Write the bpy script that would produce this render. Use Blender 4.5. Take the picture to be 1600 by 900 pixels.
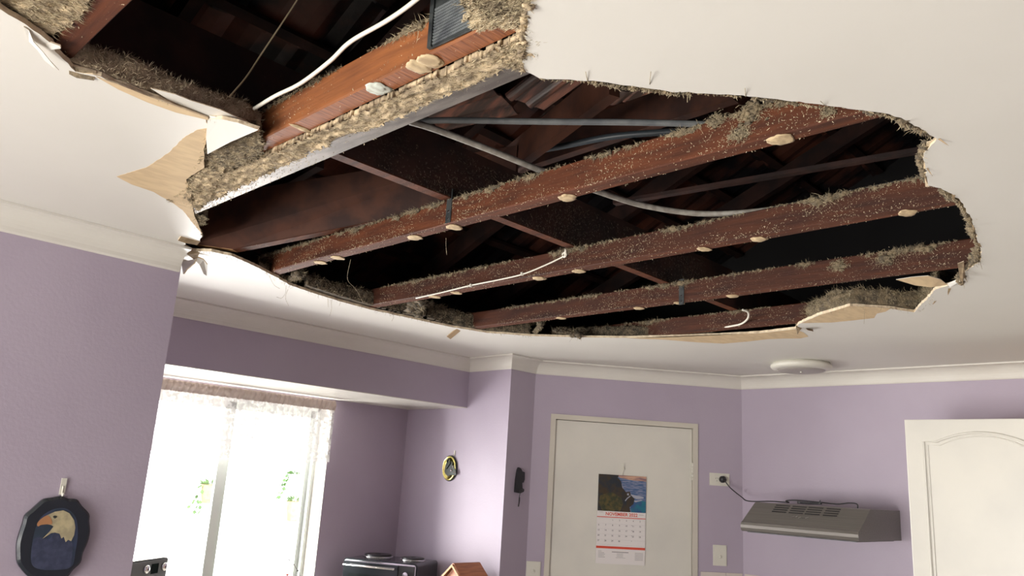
import bpy, bmesh, math, random
import numpy as np
from mathutils import Vector, Matrix, noise
random.seed(7)
for o in list(bpy.data.objects): bpy.data.objects.remove(o)
SC = bpy.context.scene
COL = SC.collection
# ------------------------------------------------------------------ camera
EYE = Vector((0, 0, 1.7))
F, YAW, PITCH, ROLL = 1233.763, 0.7925063, 0.2400439, 0.0601629
def cam_axes():
    cy, sy, cp, sp = math.cos(YAW), math.sin(YAW), math.cos(PITCH), math.sin(PITCH)
    fw = Vector((sy*cp, cy*cp, sp)); rt = Vector((cy, -sy, 0)); up = rt.cross(fw)
    c, s = math.cos(ROLL), math.sin(ROLL)
    return c*rt+s*up, -s*rt+c*up, fw
RT, UP, FW = cam_axes()
cam = bpy.data.cameras.new('camera'); co = bpy.data.objects.new('camera', cam); COL.objects.link(co)
cam.sensor_width = 36; cam.lens = F/1600*36; cam.clip_start = .02
m = Matrix.Identity(4)
for i in range(3): m[i][0] = RT[i]; m[i][1] = UP[i]; m[i][2] = -FW[i]; m[i][3] = EYE[i]
co.matrix_world = m
SC.camera = co
# ------------------------------------------------------------------ light and exposure
SC.view_settings.view_transform = 'Standard'; SC.view_settings.look = 'None'
SC.view_settings.exposure = 0.0; SC.view_settings.gamma = 1; SC.view_settings.use_curve_mapping = False
W = bpy.data.worlds.new('world'); SC.world = W; W.use_nodes = True
bg = W.node_tree.nodes['Background']; bg.inputs[0].default_value = (.96, .98, 1, 1); bg.inputs[1].default_value = 5.6
SC.cycles.max_bounces = 8; SC.cycles.diffuse_bounces = 5; SC.cycles.transparent_max_bounces = 16
def portal(name, loc, rot, sx, sy):
    l = bpy.data.lights.new(name, 'AREA'); l.shape = 'RECTANGLE'; l.size = sx; l.size_y = sy
    l.cycles.is_portal = True
    o = bpy.data.objects.new(name, l); COL.objects.link(o); o.location = loc; o.rotation_euler = rot
    return o
def daylight(name, loc, rot, sx, sy, power, col, spread=180):
    l = bpy.data.lights.new(name, 'AREA'); l.shape = 'RECTANGLE'; l.size = sx; l.size_y = sy
    l.energy = power; l.color = col; l.spread = math.radians(spread)
    o = bpy.data.objects.new(name, l); COL.objects.link(o); o.location = loc; o.rotation_euler = rot
    return o
# daylight entering by an added, unseen opening on the left (x = -2.4) and by the kitchen window
daylight('added_side_daylight', (-2.45, 1.3, .85), (0, math.radians(-116), math.radians(-16)), 1.5, 2.1, 85, (1, .95, .865), 115)  # lamp added outside that opening, tilted up and narrowed to favour the ceiling
daylight('window_daylight', (1.9, 5.15, 1.25), (math.radians(-95), 0, math.radians(10)), 1.7, 1.0, 250, (1, .975, .945))
# ------------------------------------------------------------------ pixel rays onto real planes
def ray(x, y): return RT*((x-800)/F) - UP*((y-450)/F) + FW
def on(x, y, ax, v):
    r = ray(x, y); return EYE + r*((v-EYE[ax])/r[ax])
def PX(x, y, v): return on(x, y, 0, v)
def PY(x, y, v): return on(x, y, 1, v)
def PZ(x, y, v=2.4): return on(x, y, 2, v)
# ------------------------------------------------------------------ materials
def srgb(*c): return tuple((v/255/12.92 if v/255 <= .04045 else ((v/255+.055)/1.055)**2.4) for v in c)
def mat(name, col, rough=.6, metal=0, col2=None, scale=8, detail=5, stretch=(1, 1, 1), ramp=(.4, .6), bump=0, bscale=None, spec=.5, col3=None, r3=(.6, .65), s3=60, coords='Object'):
    M = bpy.data.materials.new(name); M.use_nodes = True; N = M.node_tree; b = N.nodes['Principled BSDF']
    b.inputs['Roughness'].default_value = rough; b.inputs['Metallic'].default_value = metal
    b.inputs['Specular IOR Level'].default_value = spec
    b.inputs['Base Color'].default_value = (*col, 1)
    if col2 or bump or col3:
        tc = N.nodes.new('ShaderNodeTexCoord'); mp = N.nodes.new('ShaderNodeMapping'); mp.inputs['Scale'].default_value = stretch
        N.links.new(tc.outputs[coords], mp.inputs['Vector'])
    last = None
    def nz(sc, dt):
        n = N.nodes.new('ShaderNodeTexNoise'); n.inputs['Scale'].default_value = sc; n.inputs['Detail'].default_value = dt
        N.links.new(mp.outputs[0], n.inputs['Vector']); return n
    if col2:
        n = nz(scale, detail); r = N.nodes.new('ShaderNodeValToRGB')
        r.color_ramp.elements[0].position = ramp[0]; r.color_ramp.elements[1].position = ramp[1]
        r.color_ramp.elements[0].color = (*col, 1); r.color_ramp.elements[1].color = (*col2, 1)
        N.links.new(n.outputs['Fac'], r.inputs[0]); last = r.outputs[0]
    if col3:
        n3 = N.nodes.new('ShaderNodeTexNoise'); n3.inputs['Scale'].default_value = s3; n3.inputs['Detail'].default_value = 3
        N.links.new(tc.outputs[coords], n3.inputs['Vector'])
        r3n = N.nodes.new('ShaderNodeMapRange'); r3n.inputs[1].default_value = r3[0]; r3n.inputs[2].default_value = r3[1]
        N.links.new(n3.outputs['Fac'], r3n.inputs[0])
        mx = N.nodes.new('ShaderNodeMix'); mx.data_type = 'RGBA'; mx.inputs[7].default_value = (*col3, 1)
        if last: N.links.new(last, mx.inputs[6])
        else: mx.inputs[6].default_value = (*col, 1)
        N.links.new(r3n.outputs[0], mx.inputs[0]); last = mx.outputs[2]
    if last: N.links.new(last, b.inputs['Base Color'])
    if bump:
        nb = nz(bscale or scale*3, 6); bp = N.nodes.new('ShaderNodeBump'); bp.inputs['Strength'].default_value = 1; bp.inputs['Distance'].default_value = bump
        N.links.new(nb.outputs['Fac'], bp.inputs['Height']); N.links.new(bp.outputs[0], b.inputs['Normal'])
    return M
MT = {}
MT['ceiling'] = mat('ceiling_paint', (.72, .70, .645), .55, col2=(.69, .67, .615), scale=1.5, bump=.00025, bscale=60)
MT['cornice'] = mat('cornice_paint', (.68, .655, .595), .5, col2=(.65, .62, .56), scale=3)
MT['lilac'] = mat('lilac_paint', (.425, .365, .445), .5, col2=(.405, .345, .425), scale=2, bump=.0005, bscale=90)
MT['white_paint'] = mat('white_gloss_paint', (.68, .655, .58), .35, col2=(.62, .60, .54), scale=4, ramp=(.35, .7))
MT['door_paint'] = mat('door_paint', (.60, .56, .48), .4, col2=(.55, .51, .44), scale=2)
MT['core'] = mat('plaster_core', (.82, .70, .50), .9, col2=(.65, .52, .36), scale=60, bump=.002, bscale=150)
MT['tan'] = mat('bare_board_paper', (.66, .50, .30), .8, col2=(.58, .43, .26), scale=14, stretch=(1, 3, 1), bump=.0004)
MT['tan_dark'] = mat('board_back_paper', (.30, .22, .13), .9, col2=(.2, .14, .08), scale=40)
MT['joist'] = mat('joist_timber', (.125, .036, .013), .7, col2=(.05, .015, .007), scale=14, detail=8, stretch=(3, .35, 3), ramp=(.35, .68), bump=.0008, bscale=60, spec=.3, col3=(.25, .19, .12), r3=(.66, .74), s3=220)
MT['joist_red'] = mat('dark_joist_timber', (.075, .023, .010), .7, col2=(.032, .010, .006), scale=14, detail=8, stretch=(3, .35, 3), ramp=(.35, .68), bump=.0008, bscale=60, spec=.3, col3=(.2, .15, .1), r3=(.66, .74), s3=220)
MT['joist_orange_lit'] = mat('lit_orange_joist_timber', (.27, .09, .025), .65, col2=(.13, .04, .013), scale=14, detail=8, stretch=(3, .35, 3), ramp=(.35, .68), bump=.0008, bscale=60)  # joist copy with light painted in, for the joist nearer the light
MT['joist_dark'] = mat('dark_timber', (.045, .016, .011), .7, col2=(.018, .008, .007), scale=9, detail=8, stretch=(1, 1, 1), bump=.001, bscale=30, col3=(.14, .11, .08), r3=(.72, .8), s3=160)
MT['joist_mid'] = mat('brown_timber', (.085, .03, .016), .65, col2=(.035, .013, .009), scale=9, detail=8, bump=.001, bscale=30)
MT['joist_sawn'] = mat('sawn_timber', (.34, .115, .038), .65, col2=(.17, .052, .018), scale=30, detail=6, stretch=(.5, 6, 1), ramp=(.35, .65), bump=.0012, bscale=30)
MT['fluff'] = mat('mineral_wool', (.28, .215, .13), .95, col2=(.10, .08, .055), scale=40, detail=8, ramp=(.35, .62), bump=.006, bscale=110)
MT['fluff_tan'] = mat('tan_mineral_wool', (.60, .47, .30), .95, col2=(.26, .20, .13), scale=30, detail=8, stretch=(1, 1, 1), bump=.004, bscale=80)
MT['fluff_lit'] = mat('lit_mineral_wool', (.60, .49, .34), .95, col2=(.32, .25, .17), scale=40, detail=8, ramp=(.35, .62), bump=.006, bscale=110)  # fluff copy with light painted in, offsetting shade on the upper left batt
MT['fibre_lit'] = mat('lit_wool_fibre', (.72, .62, .44), .9, col2=(.42, .34, .23), scale=90)  # fibre colour lightened likewise for that shaded batt
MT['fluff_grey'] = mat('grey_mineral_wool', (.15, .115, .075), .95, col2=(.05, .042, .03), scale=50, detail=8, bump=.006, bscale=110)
MT['fibre'] = mat('wool_fibre', (.50, .42, .27), .9, col2=(.25, .2, .13), scale=90)
MT['fleck'] = mat('pale_fleck', (.58, .49, .33), .9)
MT['daub'] = mat('cornice_adhesive', (.60, .46, .27), .8, col2=(.40, .29, .17), scale=50, bump=.0008, bscale=120)
MT['daub_blue'] = mat('bluish_adhesive', (.62, .66, .58), .8, col2=(.45, .45, .38), scale=60, bump=.0008)
MT['galv'] = mat('galvanised_steel', (.22, .195, .175), .5, .5, col2=(.13, .11, .10), scale=12, detail=8, stretch=(3, .6, 1), bump=.0004, col3=(.5, .44, .35), r3=(.66, .72), s3=330)
MT['strap'] = mat('dark_strap_steel', (.10, .11, .11), .4, .6, col2=(.05, .055, .06), scale=30)
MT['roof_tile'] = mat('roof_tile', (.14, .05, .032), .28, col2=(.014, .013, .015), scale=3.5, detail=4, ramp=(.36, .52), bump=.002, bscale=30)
MT['glint_tile'] = mat('glint_tile', (.72, .34, .24), .28, col2=(.22, .16, .14), scale=9, detail=5, ramp=(.38, .6), stretch=(3, .6, 1))  # pale copper colour stands in for light glinting on dark tiles
MT['splinter'] = mat('weathered_splinter', (.34, .23, .12), .7)
MT['felt'] = mat('dark_felt', (.012, .011, .012), .9)
MT['conduit'] = mat('grey_conduit', (.20, .21, .21), .4, col2=(.13, .14, .15), scale=20)
MT['conduit_dark'] = mat('dark_conduit', (.045, .055, .065), .4)
MT['conduit_dusty'] = mat('dusty_conduit', (.34, .32, .28), .6, col2=(.24, .22, .19), scale=50, detail=8)
MT['cable'] = mat('white_cable', (.78, .74, .64), .45)
MT['cable_tan'] = mat('beige_cable', (.38, .30, .19), .6)
MT['black_plastic'] = mat('black_plastic', (.018, .018, .02), .35)
MT['black_gloss'] = mat('black_gloss', (.02, .024, .028), .15)
MT['white_plastic'] = mat('white_plastic', (.66, .64, .56), .35)
MT['hood_metal'] = mat('brushed_grey_metal', (.22, .205, .185), .38, .6, col2=(.19, .178, .16), scale=60, stretch=(1, .05, 6))
MT['chrome'] = mat('chrome', (.8, .8, .8), .12, 1)
MT['tile'] = mat('wall_tile', (.62, .55, .50), .25)
MT['alu'] = mat('window_aluminium', (.62, .66, .62), .4)
MT['wood_box'] = mat('stained_cedar', (.46, .17, .07), .5, col2=(.33, .11, .045), scale=8, stretch=(1, 8, 8))
MT['wood_pale'] = mat('pale_timber', (.62, .36, .17), .6, col2=(.5, .27, .12), scale=8, stretch=(1, 8, 8))
MT['terracotta'] = mat('tan_pot', (.62, .42, .22), .8, col2=(.5, .33, .17), scale=30)
MT['leaf'] = mat('leaf', (.16, .30, .09), .6, col2=(.10, .2, .06), scale=20)
MT['outside_white'] = mat('white_outside', (.85, .85, .84), .8)
MT['floor'] = mat('floor_boards', (.40, .36, .31), .5, col2=(.33, .30, .26), scale=4, stretch=(1, 6, 1))
MT['bench'] = mat('bench_top', (.6, .55, .48), .4)
MT['navy'] = mat('plaque_lacquer', (.012, .016, .022), .22)
MT['navy_pic'] = mat('painted_dusk', (.02, .035, .055), .4, col2=(.035, .05, .10), scale=20)
MT['feather'] = mat('painted_white_feather', (.50, .43, .26), .5, col2=(.36, .31, .2), scale=40)
MT['feather_blue'] = mat('painted_dark_feather', (.028, .035, .07), .5, col2=(.05, .06, .11), scale=45)
MT['beak'] = mat('painted_beak', (.42, .20, .09), .5)
MT['brass'] = mat('polished_brass', (.75, .65, .22), .22, 1)
MT['dark_relief'] = mat('dark_relief', (.03, .035, .03), .35, .3)
MT['pewter'] = mat('pewter', (.35, .3, .3), .35, .8)
MT['paper'] = mat('calendar_paper', (.72, .68, .66), .6)
MT['ink_red'] = mat('red_print', (.62, .07, .035), .6)
MT['ink_grey'] = mat('grey_print', (.10, .09, .09), .6)
MT['cliff'] = mat('printed_cliff', (.045, .028, .012), .5, col2=(.012, .02, .03), scale=25)
MT['cliff_green'] = mat('printed_slope', (.10, .075, .018), .5, col2=(.03, .035, .015), scale=40)
MT['sea'] = mat('printed_sea', (.045, .10, .22), .5, col2=(.20, .22, .32), scale=30, stretch=(1, 1, 5))
MT['sea_teal'] = mat('printed_teal_sea', (.01, .15, .21), .5, col2=(.03, .08, .2), scale=30)
MT['sunset'] = mat('printed_sky', (.55, .33, .22), .5, col2=(.22, .12, .14), scale=12, stretch=(1, 1, 6))
MT['foam'] = mat('printed_foam', (.35, .36, .42), .5)
MT['glass_dark'] = mat('oven_glass', (.015, .02, .02), .06)
MT['glass'] = None
def glassmat():
    M = bpy.data.materials.new('window_glass'); M.use_nodes = True; N = M.node_tree
    for n in list(N.nodes): N.nodes.remove(n)
    o = N.nodes.new('ShaderNodeOutputMaterial'); t = N.nodes.new('ShaderNodeBsdfTransparent'); g = N.nodes.new('ShaderNodeBsdfGlossy'); x = N.nodes.new('ShaderNodeMixShader')
    g.inputs['Roughness'].default_value = .02; x.inputs[0].default_value = .06
    N.links.new(t.outputs[0], x.inputs[1]); N.links.new(g.outputs[0], x.inputs[2]); N.links.new(x.outputs[0], o.inputs[0]); return M
MT['glass'] = glassmat()
def lacemat(name, lo, hi, col, trans):
    M = bpy.data.materials.new(name); M.use_nodes = True; N = M.node_tree
    for n in list(N.nodes): N.nodes.remove(n)
    L = N.links.new
    o = N.nodes.new('ShaderNodeOutputMaterial'); t = N.nodes.new('ShaderNodeBsdfTransparent'); d = N.nodes.new('ShaderNodeBsdfDiffuse'); tr = N.nodes.new('ShaderNodeBsdfTranslucent')
    d.inputs[0].default_value = (*col, 1); tr.inputs[0].default_value = (*col, 1)
    a = N.nodes.new('ShaderNodeMixShader'); a.inputs[0].default_value = trans; L(d.outputs[0], a.inputs[1]); L(tr.outputs[0], a.inputs[2])
    tc = N.nodes.new('ShaderNodeTexCoord'); v = N.nodes.new('ShaderNodeTexNoise'); v.inputs['Scale'].default_value = 45; v.inputs['Detail'].default_value = 4
    L(tc.outputs['Object'], v.inputs['Vector'])
    r = N.nodes.new('ShaderNodeMapRange'); r.inputs[1].default_value = .46; r.inputs[2].default_value = .54; r.inputs[3].default_value = lo; r.inputs[4].default_value = hi
    L(v.outputs['Fac'], r.inputs[0]); x = N.nodes.new('ShaderNodeMixShader'); L(r.outputs[0], x.inputs[0]); L(t.outputs[0], x.inputs[1]); L(a.outputs[0], x.inputs[2]); L(x.outputs[0], o.inputs[0])
    return M
MT['lace'] = lacemat('lace', .50, .92, (.56, .55, .53), .11)
MT['lace_head'] = lacemat('lace_heading', .95, 1, (.44, .36, .32), .05)
# ------------------------------------------------------------------ mesh builder
class MB:
    def __init__(s, *mats): s.v = []; s.f = []; s.mi = []; s.sm = []; s.mats = list(mats); s.cur = 0; s.smooth = False
    def use(s, name):
        if name not in s.mats: s.mats.append(name)
        s.cur = s.mats.index(name); return s
    def add(s, vs, fs):
        k = len(s.v); s.v += [tuple(p) for p in vs]
        for f in fs: s.f.append(tuple(i+k for i in f)); s.mi.append(s.cur); s.sm.append(s.smooth)
        return s
    def hexa(s, p):   # 8 points: bottom 0-3 ccw, top 4-7
        return s.add(p, [(3, 2, 1, 0), (4, 5, 6, 7), (0, 1, 5, 4), (1, 2, 6, 5), (2, 3, 7, 6), (3, 0, 4, 7)])
    def box(s, a, b):
        x0, y0, z0 = a; x1, y1, z1 = b
        return s.hexa([(x0, y0, z0), (x1, y0, z0), (x1, y1, z0), (x0, y1, z0), (x0, y0, z1), (x1, y0, z1), (x1, y1, z1), (x0, y1, z1)])
    def bar(s, p, q, side, up, w, h):   # box from p to q; side & up unit vectors; p,q = centre of bottom
        p, q, side, up = Vector(p), Vector(q), Vector(side).normalized(), Vector(up).normalized()
        a = side*w/2
        return s.hexa([p-a, p+a, q+a, q-a, p-a+up*h, p+a+up*h, q+a+up*h, q-a+up*h])
    def tube(s, pts, r, seg=8, rs=None, cap=True):
        pts = [Vector(p) for p in pts]; n = len(pts); rings = []
        up = Vector((0, 0, 1)); prev = None
        for i, p in enumerate(pts):
            t = (pts[min(i+1, n-1)]-pts[max(i-1, 0)]).normalized()
            if prev is None:
                a = t.cross(up if abs(t.z) < .9 else Vector((1, 0, 0))).normalized()
            else: a = (prev - t*prev.dot(t)).normalized()
            prev = a; b = t.cross(a); rr = rs[i] if rs else r
            rings.append([p+(a*math.cos(2*math.pi*k/seg)+b*math.sin(2*math.pi*k/seg))*rr for k in range(seg)])
        vs = [q for R in rings for q in R]; fs = []
        for i in range(n-1):
            for k in range(seg): fs.append((i*seg+k, i*seg+(k+1) % seg, (i+1)*seg+(k+1) % seg, (i+1)*seg+k))
        if cap: fs += [tuple(range(seg))[::-1], tuple((n-1)*seg+k for k in range(seg))]
        o = s.smooth; s.smooth = True; s.add(vs, fs); s.smooth = o; return s
    def prism(s, poly, ext):    # poly: 3d points, ext: vector
        n = len(poly); e = Vector(ext); a = [Vector(p) for p in poly]
        return s.add(a+[p+e for p in a], [tuple(range(n))[::-1], tuple(range(n, 2*n))]+[(i, (i+1) % n, n+(i+1) % n, n+i) for i in range(n)])
    def lathe(s, prof, c, ax=(0, 0, 1), seg=32, sx=1, sy=1, xd=None):
        ax = Vector(ax).normalized(); c = Vector(c)
        a = Vector(xd).normalized() if xd else ax.orthogonal().normalized(); b = ax.cross(a)
        vs = []
        for r, h in prof:
            for k in range(seg): vs.append(c+ax*h+(a*math.cos(2*math.pi*k/seg)*sx+b*math.sin(2*math.pi*k/seg)*sy)*r)
        fs = []
        for i in range(len(prof)-1):
            for k in range(seg): fs.append((i*seg+k, i*seg+(k+1) % seg, (i+1)*seg+(k+1) % seg, (i+1)*seg+k))
        fs += [tuple(range(seg))[::-1], tuple((len(prof)-1)*seg+k for k in range(seg))]
        return s.add(vs, fs)
    def blob(s, c, r, sub=2, amp=.35, freq=1.6, sc=(1, 1, 1)):
        vs, fs = ICO[sub]; off = Vector((random.random()*50, random.random()*50, 0)); c = Vector(c); out = []
        for p in vs:
            k = 1+amp*noise.noise(p*freq+off)+amp*.5*noise.noise(p*freq*2.7+off)
            out.append(c+Vector((p.x*sc[0], p.y*sc[1], p.z*sc[2]))*r*k)
        o = s.smooth; s.smooth = True; s.add(out, fs); s.smooth = o; return s
    def strand(s, p, d, w=.0009, bend=.4):
        p = Vector(p); d = Vector(d); L = d.length
        side = d.cross(RND()).normalized()*w; k = RND()*L*bend*.5
        m = p+d*.5+k; q = p+d+k*.3
        return s.add([p-side, p+side, m+side*.8, m-side*.8, q], [(0, 1, 2, 3), (3, 2, 4)])
    def build(s, name, parent=None, base=None, smooth=None):
        v = [Vector(p) for p in s.v]
        if parent is not None: off = root_loc(parent)
        elif base is not None: off = Vector(base)
        else: off = Vector((0, 0, 0))
        me = bpy.data.meshes.new(name); me.from_pydata([p-off for p in v], [], s.f)
        for mn in s.mats: me.materials.append(MT[mn])
        me.polygons.foreach_set('material_index', s.mi); me.polygons.foreach_set('use_smooth', s.sm if smooth is None else [smooth]*len(s.f))
        me.update()
        o = bpy.data.objects.new(name, me); COL.objects.link(o)
        if parent is not None: o.parent = parent
        else: o.location = off
        return o
def root_loc(o):
    l = Vector((0, 0, 0))
    while o is not None: l += o.location; o = o.parent
    return l
def RND(): return Vector((random.gauss(0, 1), random.gauss(0, 1), random.gauss(0, 1))).normalized()
ICO = {}
for sub in (1, 2, 3):
    b_ = bmesh.new(); bmesh.ops.create_icosphere(b_, subdivisions=sub, radius=1)
    b_.verts.ensure_lookup_table(); ICO[sub] = ([v.co.copy() for v in b_.verts], [tuple(v.index for v in f.verts) for f in b_.faces]); b_.free()
def thing(name, label, cat, loc, group=None):
    o = bpy.data.objects.new(name, None); COL.objects.link(o); o.location = loc; o.empty_display_size = .05
    return tag(o, label, cat, group)
def tag(o, label, cat, group=None, kind=None):
    o['label'] = label; o['category'] = cat
    if group: o['group'] = group
    if kind: o['kind'] = kind
    return o
def struct(o): o['kind'] = 'structure'; return o
def lerp(a, b, t): return a+(b-a)*t
def smoothpath(pts, n=8):
    pts = [Vector(p) for p in pts]; out = []
    P_ = [pts[0]*2-pts[1]]+pts+[pts[-1]*2-pts[-2]]
    for i in range(1, len(P_)-2):
        a, b, c, d = P_[i-1:i+3]
        for k in range(n):
            t = k/n; out.append(.5*((2*b)+(c-a)*t+(2*a-5*b+4*c-d)*t*t+(3*b-a-3*c+d)*t**3))
    return out+[pts[-1]]
def textverts(txt, size, bold=0):
    c = bpy.data.curves.new('t', 'FONT'); c.body = txt; c.size = size; c.align_x = 'CENTER'; c.align_y = 'CENTER'; c.offset = bold
    c.resolution_u = 3
    o = bpy.data.objects.new('t', c); COL.objects.link(o); bpy.context.view_layer.update()
    me = o.evaluated_get(bpy.context.evaluated_depsgraph_get()).to_mesh()
    r = [v.co.copy() for v in me.vertices], [tuple(p.vertices) for p in me.polygons]
    bpy.data.objects.remove(o); bpy.data.curves.remove(c); return r
# ------------------------------------------------------------------ THE SETTING
CZ = 2.4; T = .010
WX = 4.425; WA = 2.645; WAX = 1.07; BY = 3.495; AX_ = 3.225; PILY = 3.145; WY = 4.05; SOF = 2.11
K = PZ(835.5, 584.5, 2.325); KX = K.x; Rr = PZ(1148, 608, 2.325); RY = Rr.y - (WX-Rr.x)*.74
A0 = Vector((KX, PILY, 0)); B0 = Vector((WX, RY, 0)); D = (B0-A0).normalized(); NN = Vector((D.y, -D.x, 0))
if NN.y > 0: NN = -NN
def DG(x, y, off=0):   # pixel on the diagonal wall plane (off metres in front of it)
    r = ray(x, y); a = A0+NN*off; return EYE+r*(((a-EYE).dot(NN))/r.dot(NN))
def DT(t, z, off=0): return A0+D*t+NN*off+Vector((0, 0, z))
def dt_of(p): return (p-A0).dot(D)

# --- hole outline traced on the ceiling plane
HOLE = [(-60, -45), (0, 14), (40, 38), (72, 62), (98, 92), (118, 112), (158, 120), (200, 138), (255, 160), (322, 187), (324, 205), (318, 232), (318, 262),
        (290, 280), (298, 305), (302, 335), (308, 352), (316, 368), (312, 378), (296, 377), (286, 384), (300, 392), (330, 393), (362, 400), (398, 416), (432, 433), (452, 445), (490, 458), (535, 472), (580, 484), (640, 497), (700, 510),
        (760, 520), (830, 525), (900, 527), (985, 528), (1060, 526), (1120, 524), (1190, 520), (1242, 514), (1248, 506), (1280, 492), (1328, 478), (1390, 482), (1428, 488), (1446, 470), (1462, 452),
        (1496, 442), (1508, 424), (1532, 408), (1533, 392), (1524, 362), (1516, 338), (1498, 310), (1470, 294), (1449, 290), (1446, 262), (1443, 240), (1464, 217), (1440, 202), (1408, 184), (1368, 175),
        (1325, 170), (1270, 162), (1215, 155), (1160, 149), (1100, 146), (1040, 142), (985, 134), (925, 126), (880, 124), (842, 122), (822, 112), (815, 95), (819, 60), (823, 25), (829, 0), (840, -60), (600, -160), (250, -150)]
def jag(pl, step=.012, amp=.003):
    out = []
    n = len(pl)
    for i in range(n):
        a, b = pl[i], pl[(i+1) % n]; L = (b-a).length; k = max(1, int(L/step)); d = (b-a).normalized() if L else Vector((1, 0, 0)); s = Vector((-d.y, d.x, 0))
        for j in range(k):
            t = j/k; p = a.lerp(b, t)
            p = p+s*(noise.noise(p*38)*amp*1.6+(random.random()-.5)*amp) if j else p
            out.append(p)
    return out
holew = jag([PZ(*q) for q in HOLE])
def plate_with_hole(outer, hole, z0, z1, name, mtop, mside, mbot):
    bm = bmesh.new()
    def loop(pts):
        vs = [bm.verts.new((p[0], p[1], z0)) for p in pts]
        return [bm.edges.new((vs[i], vs[(i+1) % len(vs)])) for i in range(len(vs))]
    e = loop(outer)+loop(hole)
    r = bmesh.ops.triangle_fill(bm, edges=e, use_beauty=True, normal=(0, 0, -1))
    # drop faces inside hole
    from mathutils.geometry import intersect_point_tri_2d
    def inside(p):
        c = False; n = len(hole); j = n-1
        for i in range(n):
            xi, yi, xj, yj = hole[i][0], hole[i][1], hole[j][0], hole[j][1]
            if (yi > p.y) != (yj > p.y) and p.x < (xj-xi)*(p.y-yi)/(yj-yi)+xi: c = not c
            j = i
        return c
    kill = [f for f in bm.faces if inside(f.calc_center_median())]
    bmesh.ops.delete(bm, geom=kill, context='FACES_ONLY')
    for f in bm.faces: f.material_index = 0
    low = list(bm.faces)
    ex = bmesh.ops.extrude_face_region(bm, geom=low)
    vs = [g for g in ex['geom'] if isinstance(g, bmesh.types.BMVert)]
    bmesh.ops.translate(bm, verts=vs, vec=(0, 0, z1-z0))
    bm.normal_update()
    for f in bm.faces:
        if abs(f.normal.z) < .5: f.material_index = 1
        elif f.calc_center_median().z > (z0+z1)/2: f.material_index = 2
    me = bpy.data.meshes.new(name); bm.to_mesh(me); bm.free()
    for q in (mbot, mside, mtop): me.materials.append(MT[q])
    o = bpy.data.objects.new(name, me); COL.objects.link(o); return o
outer = [Vector(p) for p in ((-2.4, -2.3, 0), (4.6, -2.3, 0), (4.6, 3.6, 0), (-2.4, 3.6, 0))]
struct(plate_with_hole(outer, holew, CZ, CZ+T, 'ceiling', 'tan_dark', 'core', 'ceiling'))
struct(MB('floor').box((-2.4, -2.3, -.05), (4.6, 4.2, 0)).build('floor'))
# --- walls
H0 = -.0
struct(MB('lilac').box((-2.4, WA, 0), (WAX, WA+.12, CZ)).box((WAX-.12, WA+.12, 0), (WAX, WY, CZ)).build('wall_left'))
struct(MB('lilac').box((WAX, BY, SOF+.004), (AX_, BY+.12, CZ)).use('white_paint').box((WAX, BY, SOF), (AX_, WY, SOF+.0039)).use('lilac').box((WAX, BY+.12, SOF+.004), (AX_, WY, SOF+.02)).build('wall_bulkhead'))
WXR = 2.66; SILL = .95
w = MB('lilac'); w.box((WXR, WY, 0), (AX_, WY+.2, CZ)).box((WAX-.12, WY, 0), (WXR, WY+.2, SILL)).box((WAX-.12, WY, SOF-.02), (WXR, WY+.2, CZ)).box((WAX-.12, WY, SILL), (WAX+.02, WY+.2, SOF-.02))
struct(w.build('wall_window'))
w = MB('lilac'); w.prism([(AX_, WY+.2, 0), (AX_, PILY, 0), (KX, PILY, 0), (KX, WY+.2, 0)], (0, 0, CZ)); struct(w.build('wall_alcove'))
# diagonal wall with the doorway
dl, dr, dtop = dt_of(DG(869, 655.5)), dt_of(DG(1082, 670.5)), DG(975, 663).z
fo = .032
w = MB('lilac'); L = (B0-A0).length
def dbox(mb, t0, t1, z0, z1, o0, o1):
    pts = [DT(t0, z0, o1), DT(t1, z0, o1), DT(t1, z0, o0), DT(t0, z0, o0)]
    return mb.prism(pts, (0, 0, z1-z0))
dbox(w, 0, dl-fo, 0, CZ, -.1, 0); dbox(w, dr+fo, L+.05, 0, CZ, -.1, 0); dbox(w, dl-fo, dr+fo, dtop+fo, CZ, -.1, 0)
struct(w.build('wall_diagonal'))
struct(MB('lilac').box((WX, -2.3, 0), (WX+.12, RY+.03, CZ)).build('wall_right'))
struct(MB('lilac').box((-2.4, -2.42, 0), (4.6, -2.3, CZ)).build('wall_back'))
# wall with a wide unseen opening added for light to the left, behind the camera
w = MB('lilac'); w.box((-2.52, -2.3, 0), (-2.4, .2, CZ)).box((-2.52, 2.4, 0), (-2.4, WA, CZ)).box((-2.52, .2, 2.1), (-2.4, 2.4, CZ)); struct(w.build('wall_side'))
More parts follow.
